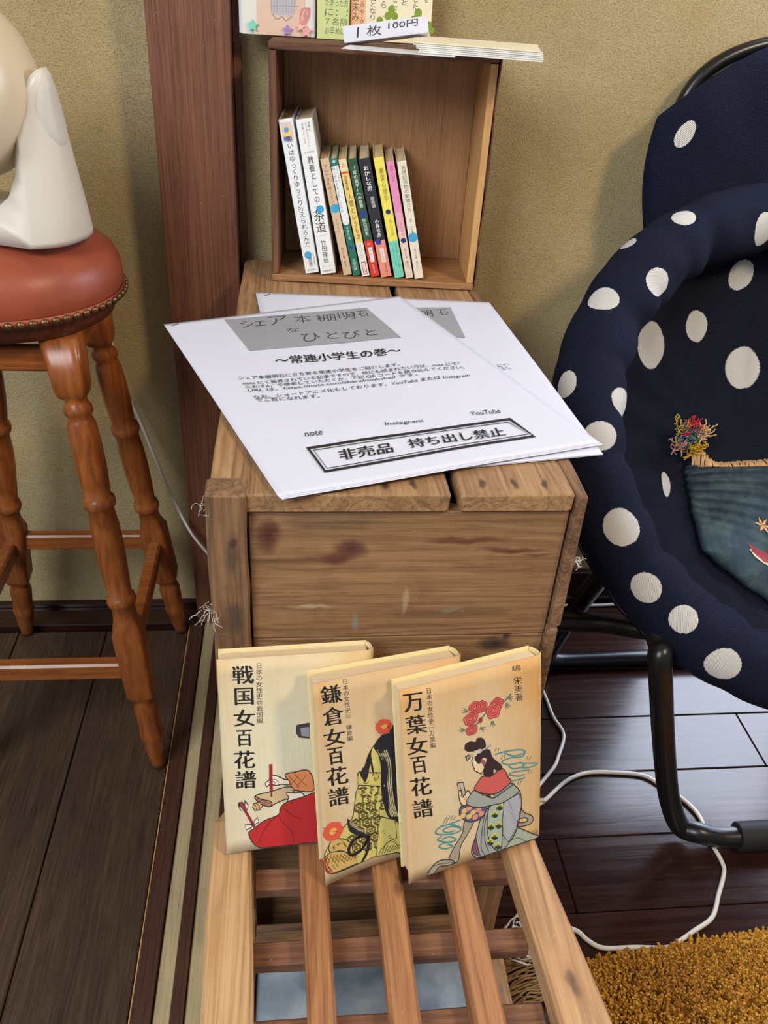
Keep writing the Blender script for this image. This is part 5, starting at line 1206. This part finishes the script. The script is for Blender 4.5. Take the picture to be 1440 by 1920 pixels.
def tfn(u, v, o=0.0):
    q = (1-v)*((1-u)*c_tl+u*c_tr)+v*((1-u)*c_bl+u*c_br)
    e = min(u, 1-u, v, 1-v); puff = .012+.020*min(1, e*5)**.5
    rip = .0052*math.sin(70*v+4*math.sin(5*u)+3*u)*max(0, 1-v*1.35)*(1-.5*u)+.0008*math.sin(150*u)
    return bowl(q[0], q[1], puff+rip+o)
g1 = grid(tfn, 70, 110); g2 = grid(lambda u, v: tfn(u, v)+RN*(.008+.018*min(1, min(u, 1-u, v, 1-v)*5)**.5), 70, 110); m = len(g1[0]); NU, NV = 70, 110
F = [f[::-1] for f in g1[1]]+[[i+m for i in f] for f in g2[1]]; per = [i for i in range(NU)]+[NU+(NU+1)*j for j in range(NV)]+[(NU+1)*NV+NU-i for i in range(NU)]+[(NU+1)*(NV-j) for j in range(NV)]
for q in range(len(per)): i, j = per[q], per[(q+1) % len(per)]; F.append([i, j, j+m, i+m])
N = NT('teal_knit'); co = N.coords(); n1 = N.noise(co, 35, 4, .6); n2 = N.noise(co, 600, 2); n3 = N.noise(co, 12, 3)
cc = N.ramp(n1, [(.3, srgb(34, 46, 56)), (.5, srgb(52, 68, 76)), (.7, srgb(74, 92, 92))]); cc = N.mix(N.ramp(n3, [(.45, (0, 0, 0, 1)), (.65, (.6,)*3+(1,))]), cc, srgb(60, 84, 104))
mesh('knit_body', np.vstack([g1[0], g2[0]]), F, N.out(color=cc, rough=.97, normal=N.bump(N.math('ADD', n2, N.math('MULTIPLY', n1, .8)), .9, .0015)), TW, True)
g = np.random.default_rng(21); parts = []
for k in range(380):
    u = g.uniform(.02, 1); b = tfn(u, .0); up = (tfn(u, 0)-tfn(u, .05)); up /= np.linalg.norm(up); s = RU*g.normal(0, .0025)
    L0 = g.uniform(.016, .028); P = [b-up*.004-RN*.002, b+up*L0*.4-RN*(.006+g.uniform(0, .004))+s*.4, b+up*L0*.9-RN*(.005+g.uniform(0, .004))+s, b+up*L0*.8+s*1.8-RN*.001]
    parts.append(tube(smooth_path(P, 3), g.uniform(.0007, .0011), 5))
o = mesh('fringe', *join(parts), plain('tan_yarn', (206, 164, 116), .95), TW, True); o['kind'] = 'stuff'
tb = tfn(0.0, 0.0)-RN*.010+RV*.016-RU*.002; ta = np.array([-.10, .05, .055])
for nm, col_, n, off, sp_ in (('tassel_strand', (196, 50, 50), 34, (-.004, .0, .042), .006), ('tassel_strand', (46, 112, 104), 44, (.0, 0, .028), .008), ('tassel_strand', (66, 96, 128), 34, (-.010, 0, .026), .007), ('tassel_strand', (206, 160, 40), 60, (.010, -.002, .008), .008), ('tassel_strand', (214, 168, 124), 60, (.014, 0, .030), .007), ('tassel_strand', (204, 150, 130), 40, (-.014, 0, .012), .007), ('tassel_strand', (176, 150, 60), 20, (-.020, 0, .040), .006)):
    parts = []
    for k in range(n):
        c = tb+np.array(off)+g.normal(0, sp_*.6, 3)*np.array([1, .7, 1.3]); d = g.normal(0, 1, 3)*np.array([1, .6, 1]); d /= np.linalg.norm(d); P = [c]
        for q in range(4): d = d+g.normal(0, .4, 3)+np.array([0, 0, .25]); d /= np.linalg.norm(d); P.append(P[-1]+d*.0036)
        parts.append(tube(smooth_path(P, 2), .0009, 4))
    o = mesh(nm, *join(parts), plain('yarn_%d_%d_%d' % col_, col_, .95), TW, True); o['kind'] = 'stuff'
# embroidered flower and red melon shape
def tpx(x, y):
    best = None
    for u in np.linspace(.3, 1, 36):
        for v in np.linspace(.2, 1, 41):
            a, b, _ = proj(tfn(u, v)); d = (a-x)**2+(b-y)**2
            if best is None or d < best[0]: best = (d, u, v)
    return best[1:]
fu, fv_ = tpx(1430, 985); mu, mv = tpx(1436, 1045)
p = Print(lambda u, v, h: tfn(u, v, h), h0=.0012, dh=.0002)
for k in range(6): a = k*1.05; p.poly([(fu, fv_), (fu+.022*math.cos(a-.35), fv_+.03*math.sin(a-.35)), (fu+.045*math.cos(a), fv_+.06*math.sin(a)), (fu+.022*math.cos(a+.35), fv_+.03*math.sin(a+.35))], ((222, 160, 90), (206, 170, 130))[k % 2], k == 0)
p.poly([(mu-.09, mv-.04), (mu+.10, mv-.01), (mu+.08, mv+.05), (mu, mv+.06), (mu-.06, mv+.03)], (150, 44, 56)); p.stroke([(mu-.08, mv+.0), (mu-.02, mv+.055), (mu+.08, mv+.055)], .018, (222, 206, 180))
p.make('embroidery', TW)

# ================================================================== RUG
r0 = atz(1088, 1802, 0); r1 = atz(1440, 1744, 0)
e = (r1-r0)[:2]; e /= np.linalg.norm(e); nn_ = np.array([e[1], -e[0]])    # towards camera
rg = thing('shag_rug', (r0[0]+.3, r0[1]-.2, 0), 'mustard yellow shag rug on the dark floor, lower right', 'rug')
O = r0[:2]-e*.012+nn_*.006
WR, DR = .75, .62
def rp(a, b, z): q = O+e*a+nn_*b; return np.array([q[0], q[1], z])
mesh('backing', *hexa([rp(0, 0, .0005), rp(WR, 0, .0005), rp(WR, DR, .0005), rp(0, DR, .0005), rp(0, 0, .006), rp(WR, 0, .006), rp(WR, DR, .006), rp(0, DR, .006)]), plain('rug_backing', (150, 100, 30), 1), rg)
g = np.random.default_rng(5); NT_ = 30000
a = g.uniform(0, WR, NT_); b = DR*(g.uniform(0, 1, NT_)**1.35); r = g.uniform(.0017, .0028, NT_); h = g.uniform(.010, .017, NT_); lean = g.normal(0, .0045, (NT_, 2)); ph = g.uniform(0, 6.28, NT_)
V = np.zeros((NT_, 3, 3, 3)); edge = np.minimum(1, np.minimum(a, b)/.012+.35)
for lv, (t, s) in enumerate(((0, 1.0), (.66, 1.25), (1.0, .85))):
    for q in range(3):
        an = ph+q*2.094+lv*.5
        la = a+lean[:, 0]*t**1.3+r*s*np.cos(an); lb = b+lean[:, 1]*t**1.3+r*s*np.sin(an)
        V[:, lv, q, 0] = O[0]+e[0]*la+nn_[0]*lb; V[:, lv, q, 1] = O[1]+e[1]*la+nn_[1]*lb; V[:, lv, q, 2] = .004+h*t*edge
V = V.reshape(-1, 3); base = []
for lv in range(2):
    for q in range(3): base.append([lv*3+q, lv*3+(q+1) % 3, (lv+1)*3+(q+1) % 3, (lv+1)*3+q])
Fq = (np.array(base)[None]+9*np.arange(NT_)[:, None, None]).reshape(-1, 4); Ft = (np.array([[6, 7, 8]])[None]+9*np.arange(NT_)[:, None, None]).reshape(-1, 3)
N = NT('shag_pile'); co = N.coords(); n = N.noise(co, 260, 3, .7); n2 = N.noise(co, 22, 3)
rc = N.ramp(n, [(.3, srgb(120, 80, 26)), (.5, srgb(184, 128, 36)), (.7, srgb(226, 176, 60))]); rc = N.mix(N.ramp(n2, [(.5, (0, 0, 0, 1)), (.7, (.55,)*3+(1,))]), rc, srgb(150, 96, 34))
me_o = mesh('pile', V, [list(f) for f in Fq.tolist()]+[list(f) for f in Ft.tolist()], N.out(color=rc, rough=.95), rg); me_o['kind'] = 'stuff'
